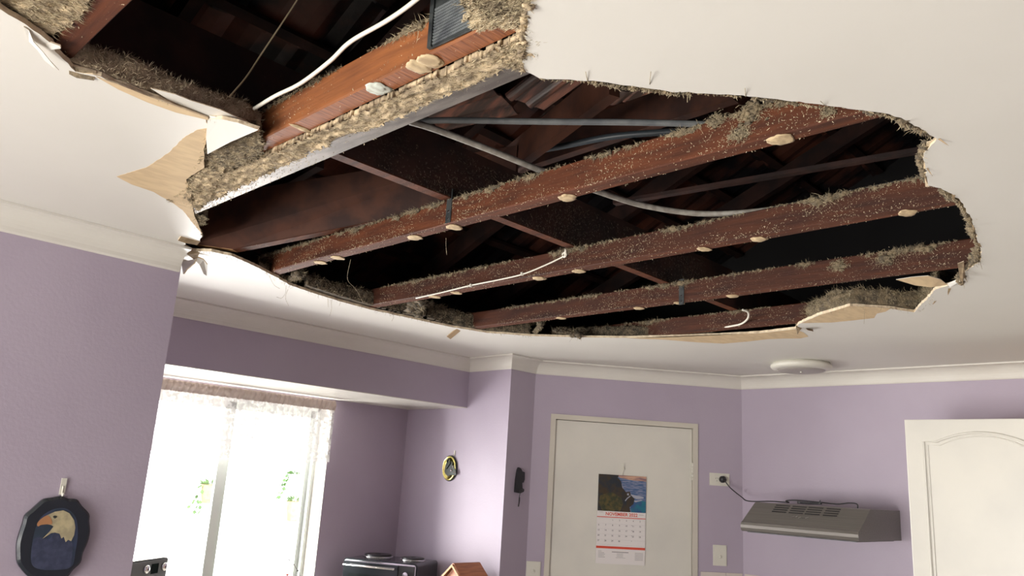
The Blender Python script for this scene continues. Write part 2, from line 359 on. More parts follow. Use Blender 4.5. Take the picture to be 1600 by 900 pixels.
# --- cornice (cove) running along the walls
CK = .075
def cornice(name, path, closed=False, parent=None):
    # path: wall-foot points with room on the right-hand side normal supplied per segment by mitre
    pts = [Vector((p[0], p[1], 0)) for p in path]; n = len(pts); dirs = [(pts[i+1]-pts[i]).normalized() for i in range(n-1)]
    nrm = [Vector((d.y, -d.x, 0)) for d in dirs]   # to the right of travel
    prof = [(0, 2.325), (.006, 2.325)]
    for k in range(0, 9):
        a = k/8*math.pi/2
        # concave cove bulging to the corner
        prof.append((.009+.060*(1-math.cos(a)), 2.331+.060*math.sin(a)))
    prof += [(CK, 2.392), (CK, 2.3995), (0, 2.3995)]
    rings = []
    for i in range(n):
        if i == 0: mv = nrm[0]
        elif i == n-1: mv = nrm[-1]
        else:
            mv = nrm[i-1]+nrm[i]; mv = mv/mv.length_squared*2 if mv.length > .01 else nrm[i]
            mv = (nrm[i-1]+nrm[i]); mv = mv*(1/(1+nrm[i-1].dot(nrm[i])))
        rings.append([pts[i]+mv*o+Vector((0, 0, z)) for o, z in prof])
    mb = MB('cornice'); m_ = len(prof)
    for i in range(n-1):
        vs = rings[i]+rings[i+1]; mb.add(vs, [(k, (k+1) % m_, m_+(k+1) % m_, m_+k)[::-1] for k in range(m_)])
    mb.add(rings[0], [tuple(range(m_))]); mb.add(rings[-1], [tuple(range(m_))[::-1]])
    return struct(mb.build(name))
cornice('trim_1', [(-2.4, WA), (WAX-.005, WA)])
cornice('trim_2', [(WAX, WA+.12), (WAX, BY), (AX_, BY), (AX_, PILY), (KX, PILY), (WX, RY), (WX, -2.3)])
# --- door in the diagonal wall
w = MB('door_paint'); dbox(w, dl-fo, dl-.003, 0, dtop+fo, -.1, .008); dbox(w, dr+.003, dr+fo, 0, dtop+fo, -.1, .008); dbox(w, dl-.003, dr+.003, dtop+.003, dtop+fo, -.1, .008)
dbox(w, dl-.003, dl+.01, 0, dtop+.003, -.1, -.05); dbox(w, dr-.01, dr+.003, 0, dtop+.003, -.1, -.05)
door = bpy.data.objects.new('door_1', None); COL.objects.link(door); struct(door); door.location = DT((dl+dr)/2, 0)
w.build('door_frame', door)
w = MB('white_paint'); dbox(w, dl, dr, .01, dtop, -.045, -.008); w.build('door_leaf', door)
w = MB('white_plastic')
for zc in (DG(1083, 737).z,):
    for q in range(5): w.tube([DT(dr+.002, zc-.05+q*.02, .0), DT(dr+.002, zc-.032+q*.02, .0)], .007, 10)
    dbox(w, dr-.012, dr+.02, zc-.05, zc+.05, -.006, .002)
w.build('hinge', door)
w = MB('felt'); dbox(w, dl-.05, dr+.05, 0, dtop+.1, -.14, -.101); struct(w.build('trim_3'))
# --- window
win = bpy.data.objects.new('window_1', None); COL.objects.link(win); struct(win); win.location = (2, WY+.1, SILL)
w = MB('white_paint'); w.box((WAX+.02, WY-.015, SILL-.03), (WXR, WY+.2, SILL)).box((WXR-.004, WY+.001, SILL), (WXR+.0, WY+.199, SOF-.02)); w.build('window_reveal', win)
FY = WY+.12
w = MB('alu'); zt = SOF-.02
w.box((WAX+.02, FY, zt-.05), (WXR-.004, FY+.06, zt)).box((WAX+.02, FY, SILL), (WXR-.004, FY+.06, SILL+.05))
w.box((WAX+.02, FY, SILL), (WAX+.07, FY+.06, zt)).box((WXR-.024, FY, SILL), (WXR-.004, FY+.06, zt)).build('window_frame', win)
mx = PY(333, 780, FY).x
for i, (x0, x1, yo) in enumerate(((WAX+.07, mx+.048, .005), (mx+.03, WXR-.024, .032))):
    w = MB('alu'); t_ = (.048, .024)[i]; t0_ = .045
    w.box((x0, FY+yo, SILL+.05), (x0+t0_, FY+yo+.022, zt-.05)).box((x1-t_, FY+yo, SILL+.05), (x1, FY+yo+.022, zt-.05)).box((x0, FY+yo, SILL+.05), (x1, FY+yo+.022, SILL+.09)).box((x0, FY+yo, zt-.09), (x1, FY+yo+.022, zt-.05))
    sash = w.build('sash', win)
    MB('glass').box((x0+t0_, FY+yo+.008, SILL+.09), (x1-t_, FY+yo+.012, zt-.09)).build('glass_pane', sash)
# --- bench in the alcove, outside ground
struct(MB('bench').box((WAX+.01, 3.05, .86), (AX_-.005, WY-.002, .9)).box((WAX+.02, 3.1, 0), (AX_-.01, WY-.01, .86)).build('trim_4'))
struct(MB('outside_white').box((-12, 4.4, -.25), (14, 16, -.2)).box((-12, -8, -.25), (-2.6, 4.4, -.2)).build('ground'))
# ------------------------------------------------------------------ THE ROOF CAVITY
def roofz(y): return 2.72+.41*(3.6-y)
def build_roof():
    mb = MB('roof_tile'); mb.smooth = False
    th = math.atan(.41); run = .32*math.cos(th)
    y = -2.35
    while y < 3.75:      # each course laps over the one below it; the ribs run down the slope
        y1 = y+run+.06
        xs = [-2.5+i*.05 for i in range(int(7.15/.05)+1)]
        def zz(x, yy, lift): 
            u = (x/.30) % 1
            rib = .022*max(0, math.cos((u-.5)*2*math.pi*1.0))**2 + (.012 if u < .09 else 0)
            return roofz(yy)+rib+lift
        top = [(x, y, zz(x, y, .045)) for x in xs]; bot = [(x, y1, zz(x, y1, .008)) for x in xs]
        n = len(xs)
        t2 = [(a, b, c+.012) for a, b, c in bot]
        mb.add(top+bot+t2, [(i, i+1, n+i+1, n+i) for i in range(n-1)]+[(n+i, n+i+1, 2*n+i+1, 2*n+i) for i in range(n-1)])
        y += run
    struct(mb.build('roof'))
    mb = MB('felt')  # unseen felt casing added to block outside light leaking into the cavity
    mb.box((-2.55, -2.45, CZ+T), (-2.4, 3.8, 5.4)).box((4.55, -2.45, CZ+T), (4.7, 3.8, 5.4)).box((-2.5, -2.45, CZ), (4.65, -2.35, 5.4)).box((-2.5, 3.6, CZ+T-.1), (4.65, 3.68, 2.9))
    mb.prism([(-2.55, -2.45, roofz(-2.45)+.12), (4.7, -2.45, roofz(-2.45)+.12), (4.7, 3.85, roofz(3.85)+.12), (-2.55, 3.85, roofz(3.85)+.12)], (0, 0, .02))
    struct(mb.build('wall_light_seal'))
    s = Vector((0, 1, -.41)).normalized(); up = Vector((0, .41, 1)).normalized()
    k = 0
    for x in (-.35, .25, .85, 1.45, 2.05, 2.65, 3.25, 3.85):
        p = Vector((x, -2.2, roofz(-2.2)-.13)); q = Vector((x, 3.55, roofz(3.55)-.13))
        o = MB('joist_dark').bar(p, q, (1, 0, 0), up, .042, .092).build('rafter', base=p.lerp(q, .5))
        tag(o, RAFL[k], 'rafter', 'rafters under the roof tiles'); k += 1
    run_ = run; y = -2.35+run; k = 0
    while y < 3.5:
        if y > .3:
            z = roofz(y)-.024
            o = MB('joist_dark').bar((-2.3, y, z), (4.5, y, z), (0, 1, -.41), (0, .41, 1), .04, .024).build('roof_batten', base=(1, y, z))
            tag(o, 'dark timber batten crossing the rafters under the roof tiles', 'batten', 'battens under the roof tiles')
        y += run
RAFL = ['dark sloping rafter beneath the roof tiles inside the ceiling hole']*8
build_roof()
YD = Vector((0, 1, 0))
def strands_line(mb, pts, n, L, w=.0007, down=.3, spread=.01):
    for _ in range(n):
        i = random.randrange(len(pts)-1); p = Vector(pts[i]).lerp(Vector(pts[i+1]), random.random())
        p = p+RND()*spread*random.random(); d = RND(); d.z = d.z*.7-down
        mb.strand(p, d*L*(.3+random.random()), w)
def lumpy_line(mb, pts, step, r, lo=0, fibre=12, fm='fibre', bm_=None, sag=0, seed=0, grow=1.0):
    pts = [Vector(p) for p in pts]; base = mb.cur
    for i in range(len(pts)-1):
        a, b = pts[i], pts[i+1]; L = (b-a).length; n = max(1, int(L/step))
        for j in range(n):
            p = a.lerp(b, (j+random.random()*.6)/n); k = noise.noise(p*7+Vector((seed, 0, 0)))*.9+.5+random.uniform(-.25, .25)
            if k < lo: continue
            rr = r*(.35+max(0, k)*grow)*random.uniform(.6, 1.2)
            c = p+Vector((random.uniform(-.3, .3)*rr, random.uniform(-.3, .3)*rr, random.uniform(-.4, .4)*rr-sag*rr))
            mb.cur = base; mb.blob(c, rr, 2, 1.1, 2.9, (1, 1, .7)); mb.use(fm)
            for _ in range(fibre):
                d = RND(); mb.strand(c+d*rr*.8, (d+RND()*.9)*rr*random.uniform(.3, .95), .0006)
            mb.cur = base
    return mb
def inpoly(p, poly):
    c = False; j = len(poly)-1
    for i in range(len(poly)):
        (xi, yi), (xj, yj) = poly[i], poly[j]
        if (yi > p[1]) != (yj > p[1]) and p[0] < (xj-xi)*(p[1]-yi)/(yj-yi)+xi: c = not c
        j = i
    return c
def wool_sheet(pxs, z, name, label, m_='fluff_tan', fm='fibre', amp=.012, step=.0035, fib=3000, fl=.010, th=.02, flow=(0, 1, 0), cat='insulation', group=None, fr=30, zf=None, edge=.012):
    '''matted wool: displaced underside over a world-space footprint, closed above'''
    W_ = [PZ(*q, z) for q in pxs]; poly = [(p.x, p.y) for p in W_]
    xa, xb = min(p[0] for p in poly)-.01, max(p[0] for p in poly)+.01; ya, yb = min(p[1] for p in poly)-.01, max(p[1] for p in poly)+.01
    nx, ny = int((xb-xa)/step)+1, int((yb-ya)/step)+1; idx = {}; vs = []; fs = []; mb = MB(m_); mb.smooth = True
    def ok(x, y):
        w = noise.noise(Vector((x*60, y*60, 7)))*edge*.6+noise.noise(Vector((x*160, y*160, 2)))*edge*.35; w2 = noise.noise(Vector((x*60, y*60, 17)))*edge*.6
        return inpoly((x+w, y+w2), poly)
    def hgt(x, y):
        q = Vector((x*flow[1]+y*flow[0], (y*flow[1]+x*flow[0])*.45, 0))
        r = 1-abs(noise.noise(q*fr))*2
        return amp*(r*.6+noise.noise(q*fr*2.7)*.5+noise.noise(q*fr*6)*.3+noise.noise(q*fr*.4)*.8)
    def vid(i, j, top):
        k = (i, j, top)
        if k not in idx:
            x, y = xa+i*step, ya+j*step; idx[k] = len(vs)
            zz = (zf(x, y) if zf else z)
            vs.append((x, y, zz+th) if top else (x+noise.noise(Vector((x*200, y*200, 0)))*step*.7, y+noise.noise(Vector((x*200, y*200, 9)))*step*.7, zz-hgt(x, y)*.6))
        return idx[k]
    cell = {(i, j) for i in range(nx) for j in range(ny) if ok(xa+(i+.5)*step, ya+(j+.5)*step)}
    for (i, j) in cell:
        fs.append((vid(i, j+1, 0), vid(i+1, j+1, 0), vid(i+1, j, 0), vid(i, j, 0)))
        fs.append((vid(i, j, 1), vid(i+1, j, 1), vid(i+1, j+1, 1), vid(i, j+1, 1)))
        for (di, dj, a, b) in ((-1, 0, (0, 0), (0, 1)), (1, 0, (1, 1), (1, 0)), (0, -1, (1, 0), (0, 0)), (0, 1, (0, 1), (1, 1))):
            if (i+di, j+dj) not in cell: fs.append((vid(i+a[0], j+a[1], 0), vid(i+b[0], j+b[1], 0), vid(i+b[0], j+b[1], 1), vid(i+a[0], j+a[1], 1)))
    mb.add(vs, fs); mb.use(fm); low = [v for k, v in zip(idx, vs) if not k[2]]
    for _ in range(fib):
        p = Vector(random.choice(low)); d = RND(); d = Vector((d.x+flow[0]*random.choice((-1, 1))*.8, d.y+flow[1]*random.choice((-1, 1))*.8, -abs(d.z)*.35)); mb.strand(p, d*fl*random.uniform(.3, 1), .00045)
    o = mb.build(name, base=PZ(pxs[0][0], pxs[0][1], z))
    return tag(o, label, cat, group)
# ------------------------------------------------------------------ JOISTS
JZ, JH = 2.4115, .075
FRONT = {}
def joist(x0, x1, y0, y1, label, daubs, vis, seed, flecks=500, topfluff=1.0, hang=(), sawn=False, zoff=0, jm='joist'):
    cx = (x0+x1)/2; z0 = JZ+zoff
    t = thing('ceiling_joist', label, 'joist', (cx, (y0+y1)/2, z0), 'timber joists across the ceiling hole')
    flecks = int(flecks*1.7)
    mb = MB('joist_orange_lit' if sawn else jm); ny = 60; rows = []
    b = .003
    prof = [(x0+b, z0), (x1-b, z0), (x1, z0+b), (x1, z0+JH-b), (x1-b, z0+JH), (x0+b, z0+JH), (x0, z0+JH-b), (x0, z0+b)]
    for i in range(ny+1):
        y = y0+(y1-y0)*i/ny; w = noise.noise(Vector((seed, y*1.3, 0)))*.004
        rows.append([(px+w, y, pz+noise.noise(Vector((seed, y*2, 5+k)))*.0012) for k, (px, pz) in enumerate(prof)])
    vs = [q for r in rows for q in r]
    mb.add(vs, [(i*8+k, i*8+(k+1) % 8, (i+1)*8+(k+1) % 8, (i+1)*8+k) for i in range(ny) for k in range(8) if k != 0]+[tuple(range(8)), tuple(ny*8+k for k in range(8))[::-1]])
    mb.use('joist_sawn' if sawn else 'joist'); mb.add(vs, [(i*8, i*8+1, (i+1)*8+1, (i+1)*8) for i in range(ny)])
    mb.build('timber', t)
    for d in daubs:
        px, py, rl = d[:3]; m_ = d[3] if len(d) > 3 else 'daub'
        p = PZ(px, py, z0); p.x = min(max(p.x, x0+.012), x1-.012)
        w = MB(m_); w.blob((p.x, p.y, z0-.001), .02, 3, .35, 1.5, (1.2, rl/.02*.70, .11)); w.smooth = True
        w.build('adhesive_daub', t)
    # flecks stuck to the side face and bottom
    mb = MB('fleck')
    ya, yb = vis
    for _ in range(flecks):
        y = random.uniform(ya, yb); z = z0+random.random()**1.4*JH
        if noise.noise(Vector((y*6, z*14, seed)))+random.uniform(-.3, .3) < -.05: continue
        L = random.uniform(.001, .0045)*random.choice((1, 1, 1.7)); a = random.uniform(0, math.pi)
        mb.strand((x0-.0006, y, z), Vector((-.001, math.cos(a)*L, math.sin(a)*L)), random.uniform(.0003, .0008))
    for _ in range(flecks//10):
        y = random.uniform(ya, yb); mb.strand((random.uniform(x0, x1), y, z0-.0006), RND()*random.uniform(.002, .006), .0007)
    mb.build('insulation_flecks', t)['kind'] = 'stuff'
    if topfluff:
        mb = MB('fluff'); n = int((yb-ya)/.012)
        base = 0
        for i in range(n):
            y = ya+(yb-ya)*(i+random.random())/n
            k = noise.noise(Vector((seed*3, y*4.5, 0)))*1.1+noise.noise(Vector((seed, y*13, 0)))*.7+.35
            k *= topfluff
            if k < 0: continue
            rr = (.0015+.010*min(k, 1.5))*random.uniform(.5, 1.25)
            z = z0+JH-.004*k-random.random()*rr*.9
            mb.cur = 0; mb.blob((x0-.001, y, z), rr, 2, 1.0, 2.4, (.7, 1.15, .85)); mb.use('fibre')
            for _ in range(int(12+22*k)):
                d = RND(); d.x = -abs(d.x); d.z -= .35
                mb.strand(Vector((x0-.002, y, z))+d*rr*.75, (d+RND()*.8)*(rr+.002)*random.uniform(.35, 1.5), .0004)
        for y, z, r in hang:
            mb.cur = 0
            for q in range(26):
                mb.blob((x0-.003, y+random.gauss(0, r*.42), z+random.gauss(0, r*.28)), r*random.uniform(.10, .26), 2, 1.2, 2.5, (.7, 1, .9))
            mb.use('fibre')
            for _ in range(420):
                d = RND(); d.x = -abs(d.x)*.5
                mb.strand(Vector((x0-.004, y, z))+Vector((0, random.gauss(0, r*.5), random.gauss(0, r*.35))), (d+Vector((0, 0, -.3)))*r*random.uniform(.15, .5), .0005)
        mb.build('insulation_fluff', t)['kind'] = 'stuff'
    return t
joist(.318, .362, .6, 2.55, 'short brown joist at the top left corner beside the tan insulation', [], (1.2, 1.6), 1, 60, .3, zoff=.004)
joist(.765, .81, .3, 3.3, 'bright orange joist with sawn underside beside the grey steel channel',
      [(672, 95, .03), (655, 104, .03), (590, 138, .034, 'daub_blue'), (470, 200, .012), (398, 236, .024, 'daub_blue'), (360, 260, .022)], (.72, 2.1), 2, 380, .8, sawn=True)
joist(1.41, 1.455, .2, 3.3, 'longest flecked brown joist crossing the middle of the hole',
      [(1220, 217, .036), (892, 311, .036), (722, 359, .034), (661, 375, .034), (540, 406, .030), (512, 413, .030)], (.45, 2.75), 3, 2600, 1.1,
      hang=((.72, 2.475, .03), (.80, 2.482, .022), (.745, 2.437, .026), (.56, 2.43, .015)))
joist(1.98, 2.027, .2, 3.3, 'second long flecked joist, with a pale cable clipped to its left part',
      [(1420, 334, .03), (1196, 379, .032), (1108, 393, .026), (917, 428, .034), (858, 440, .034), (733, 463, .03), (692, 467, .03)], (.5, 2.75), 4, 2600, .95, jm='joist_red')
joist(2.55, 2.597, .2, 3.3, 'third long flecked joist, nearest the white ceiling light',
      [(1170, 473, .03), (1090, 484, .03), (1030, 492, .03), (905, 505, .03)], (.55, 2.6), 5, 2400, 1.0, hang=((1.0, 2.46, .03), (.85, 2.46, .03)), jm='joist_red')
joist(3.10, 3.145, .2, 3.3, 'short dark joist showing just above the torn ceiling edge near the light', [], (1.4, 2.5), 6, 700, .7, jm='joist_red')
# ------------------------------------------------------------------ steel channel and squashed wool beside it
sc_ = MB('galv'); x0, x1, y0, y1, z0 = .862, .914, .80, 2.215, 2.405
yy = y0; segs = 40; vs = []
prof = [(x0, z0+.045), (x0, z0+.002), (x0+.002, z0), (x1-.002, z0), (x1, z0+.002), (x1, z0+.045), (x1-.0015, z0+.045), (x1-.0015, z0+.003), (x0+.0015, z0+.003), (x0+.0015, z0+.045)]
for i in range(segs+1):
    y = y0+(y1-y0)*i/segs
    vs += [(a, y, b) for a, b in prof]
n = len(prof)
sc_.add(vs, [(i*n+k, i*n+(k+1) % n, (i+1)*n+(k+1) % n, (i+1)*n+k) for i in range(segs) for k in range(n)]+[tuple(range(n)), tuple(segs*n+k for k in range(n))[::-1]])
st = thing('steel_channel', 'dull grey steel channel running beside the orange joist', 'channel', (.888, 1.5, 2.405))
sc_.build('channel_body', st)
mb = MB('fleck')
for _ in range(900):
    y = 2.215-abs(random.gauss(0, .33)); 
    if y < .82: continue
    mb.strand((random.uniform(x0-.002, x1), y, z0-.0008), RND()*random.uniform(.0015, .005), .0007)
mb.build('paper_flecks', st)['kind'] = 'stuff'
def pxw(x, y, z=2.405):
    v = Vector((x, y, z))-EYE; return (800+F*v.dot(RT)/v.dot(FW), 450-F*v.dot(UP)/v.dot(FW))
def wr(pts, z): return [pxw(x, y, z) for x, y in pts]
wool_sheet(wr([(.815, .80), (.866, .80), (.872, 1.1), (.866, 1.4), (.872, 1.75), (.884, 2.0), (.880, 2.15), (.80, 2.15), (.795, 1.95), (.812, 1.7), (.814, 1.3)], 2.404), 2.404, 'insulation_strip', 'ragged tan insulation strip squashed between the orange joist and grey channel', 'fluff_tan', amp=.013, fib=9000, fl=.012, th=.012, edge=.012, fr=34)
wool_sheet([(326, 205), (400, 200), (412, 222), (404, 245), (360, 262), (330, 262), (320, 235)], 2.408, 'insulation_clump', 'matted grey and cream insulation hanging below the white triangular flap', 'fluff', 'fibre', amp=.016, fib=3500, fl=.012, th=.02, edge=.016, fr=40)
wool_sheet([(292, 286), (318, 262), (352, 258), (338, 285), (330, 305), (308, 330), (301, 320)], 2.402, 'insulation_clump', 'curled brown insulation beside the tan bare patch at the left hole edge', 'fluff_tan', 'fibre', amp=.014, fib=2500, fl=.012, th=.015, edge=.012, fr=38)
wool_sheet([(299, 326), (306, 332), (322, 338), (318, 350), (306, 352)], 2.409, 'insulation_clump', 'dark grey wool at the lower end of the steel channel', 'fluff_grey', 'fibre', amp=.012, fib=1500, fl=.012, th=.02, edge=.012, fr=40)
# ------------------------------------------------------------------ insulation batts with a cut front face
def batt(front, back, z0, z1, label, m_='fluff_grey', fm='fibre', fib=900, amp=.012, base=None, rough=.02, droop=0, cat='insulation batt'):
    pts = [Vector((p[0], p[1], 0)) for p in front]; back = Vector(back); P_ = []
    for i in range(len(pts)-1):
        L = (pts[i+1]-pts[i]).length; n = max(1, int(L/.009))
        P_ += [pts[i].lerp(pts[i+1], j/n) for j in range(n)]
    P_.append(pts[-1]); n = len(P_); m1 = 9; mb = MB(m_); mb.smooth = True; vs = []
    bn = back.normalized()
    for i, p in enumerate(P_):
        H = (z1-z0)*(1+.28*noise.noise(Vector((p.x*9, p.y*9, z1*3)))+.12*noise.noise(p*31))
        for j in range(m1):
            v = j/(m1-1); z = z0+H*v; q = p+Vector((0, 0, z)); d = noise.noise(q*22)*amp+noise.noise(q*70)*amp*.55+noise.noise(q*7)*amp*.8
            rnd = -(1-math.sqrt(max(0, 1-max(0, (v-.6)/.4)**2)))*(z1-z0)*.35
            q = q-bn*(d+rnd); q.z -= droop*(1-v); vs.append(q)
        for j, e in enumerate((.05, .14, .3, 1)):
            q = p+back*e+Vector((0, 0, z0+H+noise.noise((p+back*e)*14)*amp)); vs.append(q)
        vs.append(p+back+Vector((0, 0, z0))); vs.append(p+bn*.004+Vector((0, 0, z0-droop)))
    k = m1+6
    mb.add(vs, [(i*k+j, (i+1)*k+j, (i+1)*k+(j+1) % k, i*k+(j+1) % k) for i in range(n-1) for j in range(k)]+[tuple(range(k)), tuple((n-1)*k+j for j in range(k))[::-1]])
    mb.use(fm)
    for _ in range(fib):
        i = random.randrange(n); j = random.randrange(m1+1); p = vs[i*k+j]; d = -bn*.5+RND()
        d = d*random.uniform(.004, rough)
        if p.z+d.z < z0-.004: d.z = abs(d.z)
        mb.strand(p, d, .0005)
    c = sum(P_, Vector())/n
    return tag(mb.build('insulation_batt', base=(c.x, c.y, z0)), label, cat, 'insulation batts around the hole')
batt([(.33, 1.545), (.45, 1.54), (.62, 1.55), (.755, 1.56)], (0, .5, 0), 2.412, 2.478, 'thick grey-brown batt along the upper left hole edge, below the white cable', 'fluff_lit', 'fibre_lit', fib=2600, amp=.008, rough=.014)
def edge(pxs, off=0, z=2.41): 
    w = [PZ(*q, z) for q in pxs]; return [(p.x, p.y) for p in w]
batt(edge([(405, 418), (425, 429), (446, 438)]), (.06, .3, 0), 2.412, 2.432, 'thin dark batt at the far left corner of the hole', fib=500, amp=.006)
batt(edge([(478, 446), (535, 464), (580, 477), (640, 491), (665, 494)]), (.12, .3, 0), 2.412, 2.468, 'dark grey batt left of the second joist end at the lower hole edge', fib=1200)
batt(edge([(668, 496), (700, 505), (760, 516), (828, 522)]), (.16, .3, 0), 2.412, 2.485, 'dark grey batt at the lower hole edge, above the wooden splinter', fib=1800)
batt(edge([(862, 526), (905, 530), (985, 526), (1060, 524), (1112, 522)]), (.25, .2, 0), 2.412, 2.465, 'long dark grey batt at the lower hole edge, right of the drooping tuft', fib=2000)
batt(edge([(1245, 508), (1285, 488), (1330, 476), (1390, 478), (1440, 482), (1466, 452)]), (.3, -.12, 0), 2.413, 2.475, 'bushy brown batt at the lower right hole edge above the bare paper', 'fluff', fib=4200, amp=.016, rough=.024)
# tan batt at the top edge of the picture over the orange joist
wool_sheet([(718, -30), (722, 4), (735, 12), (733, 32), (748, 44), (756, 32), (770, 30), (782, 40), (800, 42), (812, 36), (822, 20), (826, -30)], 2.403, 'insulation_batt', 'tan insulation clump at the top edge of the picture beside the perforated plate', 'fluff', 'fibre', amp=.012, fib=5000, fl=.010, th=.006, edge=.010, fr=30, cat='insulation batt', group='insulation batts around the hole')
wool_sheet([(722, -2), (736, 10), (730, 28), (748, 46), (762, 40), (785, 44), (812, 40), (800, 26), (770, 24), (748, 14), (735, -6)], 2.3995, 'insulation_clump', 'pale torn fringe of insulation under the tan clump at the top edge', 'fluff_tan', 'fleck', amp=.010, fib=2500, fl=.006, th=.006, edge=.016, fr=60)
wool_sheet([(800, 62), (822, 55), (820, 80), (817, 112), (800, 106), (786, 92)], 2.400, 'insulation_clump', 'pale torn paper and wool at the upper end of the steel channel', 'fluff_tan', 'fibre', amp=.010, fib=1200, fl=.008, th=.008, edge=.012, fr=40)
wool_sheet([(-60, -60), (150, -60), (138, 2), (128, 26), (104, 40), (80, 54), (66, 46), (34, 22), (0, 0), (-30, -20)], 2.415, 'insulation_batt', 'straw-coloured batt in the top left corner of the picture', 'fluff_tan', 'fibre', amp=.010, fib=6000, fl=.012, th=.045, edge=.010, fr=34, flow=(1, 0, 0), cat='insulation batt', group='insulation batts around the hole')
# drooping tuft, fluffy ends
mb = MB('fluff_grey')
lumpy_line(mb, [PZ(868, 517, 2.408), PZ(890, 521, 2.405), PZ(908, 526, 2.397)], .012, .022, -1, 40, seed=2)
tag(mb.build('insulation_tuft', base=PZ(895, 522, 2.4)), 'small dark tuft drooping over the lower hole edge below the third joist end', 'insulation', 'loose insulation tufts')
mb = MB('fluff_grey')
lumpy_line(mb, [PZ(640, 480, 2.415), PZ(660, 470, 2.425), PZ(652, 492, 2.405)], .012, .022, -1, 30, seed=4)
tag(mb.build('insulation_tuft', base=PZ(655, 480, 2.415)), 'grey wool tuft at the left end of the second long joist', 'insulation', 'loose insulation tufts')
# ------------------------------------------------------------------ timbers above the joists
BZ = JZ+JH
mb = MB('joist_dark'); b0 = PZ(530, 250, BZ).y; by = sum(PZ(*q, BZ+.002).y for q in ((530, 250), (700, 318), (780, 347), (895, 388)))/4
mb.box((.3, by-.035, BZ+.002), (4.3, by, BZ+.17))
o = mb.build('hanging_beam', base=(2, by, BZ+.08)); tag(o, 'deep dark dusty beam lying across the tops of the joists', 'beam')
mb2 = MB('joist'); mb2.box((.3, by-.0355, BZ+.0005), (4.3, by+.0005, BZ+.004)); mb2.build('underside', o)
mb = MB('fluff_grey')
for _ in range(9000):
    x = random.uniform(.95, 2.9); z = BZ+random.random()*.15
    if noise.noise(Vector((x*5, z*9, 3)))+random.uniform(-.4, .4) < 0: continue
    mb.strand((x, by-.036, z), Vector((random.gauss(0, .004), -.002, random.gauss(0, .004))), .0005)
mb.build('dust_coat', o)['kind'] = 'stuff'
def timber(name, p, q, w, h, label, cat, side=None, up=(0, 0, 1), m_='joist_dark', group=None):
    p, q = Vector(p), Vector(q); d = (q-p).normalized(); up = Vector(up); side = Vector(side) if side else d.cross(up); up = side.cross(d).normalized()
    if up.z < 0: up = -up
    return tag(MB(m_).bar(p, q, side, up, w, h).build(name, base=p.lerp(q, .5)), label, cat, group)
CHZ = BZ+.006
pa, pb, pe = PZ(372, 394, 2.424), PZ(540, 361, 2.500), PZ(312, 386, 2.426)
dd = (pb-pa).normalized(); sd = Vector((dd.y, -dd.x, 0)).normalized()
if sd.x < 0: sd = -sd
Lc = (pa.y-by-.045)/-dd.y; th_ = sd*.036; hv = Vector((0, 0, .17)); pq = pa+dd*Lc
t = thing('truss_chord', 'deep dark timber plank with a pale cut end at the left end of the hole', 'timber', pa.lerp(pq, .5))
MB('joist_mid').prism([pe-th_, pa-th_, pq-th_, pq-th_+hv, pe-th_+hv], th_).build('plank', t)
lo_ = Vector((0, 0, -.0012)); hi_ = Vector((0, 0, .002))
MB('joist').prism([pa-th_+lo_, pq-th_+lo_, pq-th_+hi_, pa-th_+hi_], th_*1.005).build('sawn_underside', t)
MB('wood_pale').prism([pe-th_+lo_, pa-th_+lo_, pa-th_+hi_, pe-th_+hi_], th_*1.005).build('cut_end', t)
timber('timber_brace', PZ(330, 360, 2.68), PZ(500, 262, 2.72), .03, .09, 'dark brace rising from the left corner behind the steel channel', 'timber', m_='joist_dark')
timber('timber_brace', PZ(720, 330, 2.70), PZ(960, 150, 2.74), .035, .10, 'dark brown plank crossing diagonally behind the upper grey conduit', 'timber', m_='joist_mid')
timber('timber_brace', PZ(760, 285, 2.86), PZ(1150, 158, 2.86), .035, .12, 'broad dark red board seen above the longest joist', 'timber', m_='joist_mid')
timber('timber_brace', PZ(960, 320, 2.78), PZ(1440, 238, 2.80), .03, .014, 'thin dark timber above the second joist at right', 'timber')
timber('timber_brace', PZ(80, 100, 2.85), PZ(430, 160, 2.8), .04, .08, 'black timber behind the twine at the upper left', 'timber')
# straps nailed to joists
def strap(px, top, bot, x, label):
    a, b = PX(*top, x-.0015), PX(*bot, x-.0015)
    t = thing('metal_strap', label, 'strap', b, 'steel straps on the joists')
    mb = MB('strap'); mb.box((x-.0025, a.y-.011, b.z), (x-.0005, a.y+.011, a.z)); mb.build('strap_plate', t)
    mb = MB('chrome'); mb.lathe([(.003, 0), (.002, .0015)], (x-.0025, a.y, b.z+.012), (-1, 0, 0), 10); mb.lathe([(.003, 0), (.002, .0015)], (x-.0025, a.y, b.z+.035), (-1, 0, 0), 10); mb.build('nail_head', t)
strap(0, (704, 296), (704, 347), 1.41, 'dark steel strap on the longest joist under the hanging beam')
strap(0, (1065, 436), (1065, 476), 2.55, 'dark steel strap on the third joist under the hanging beam')
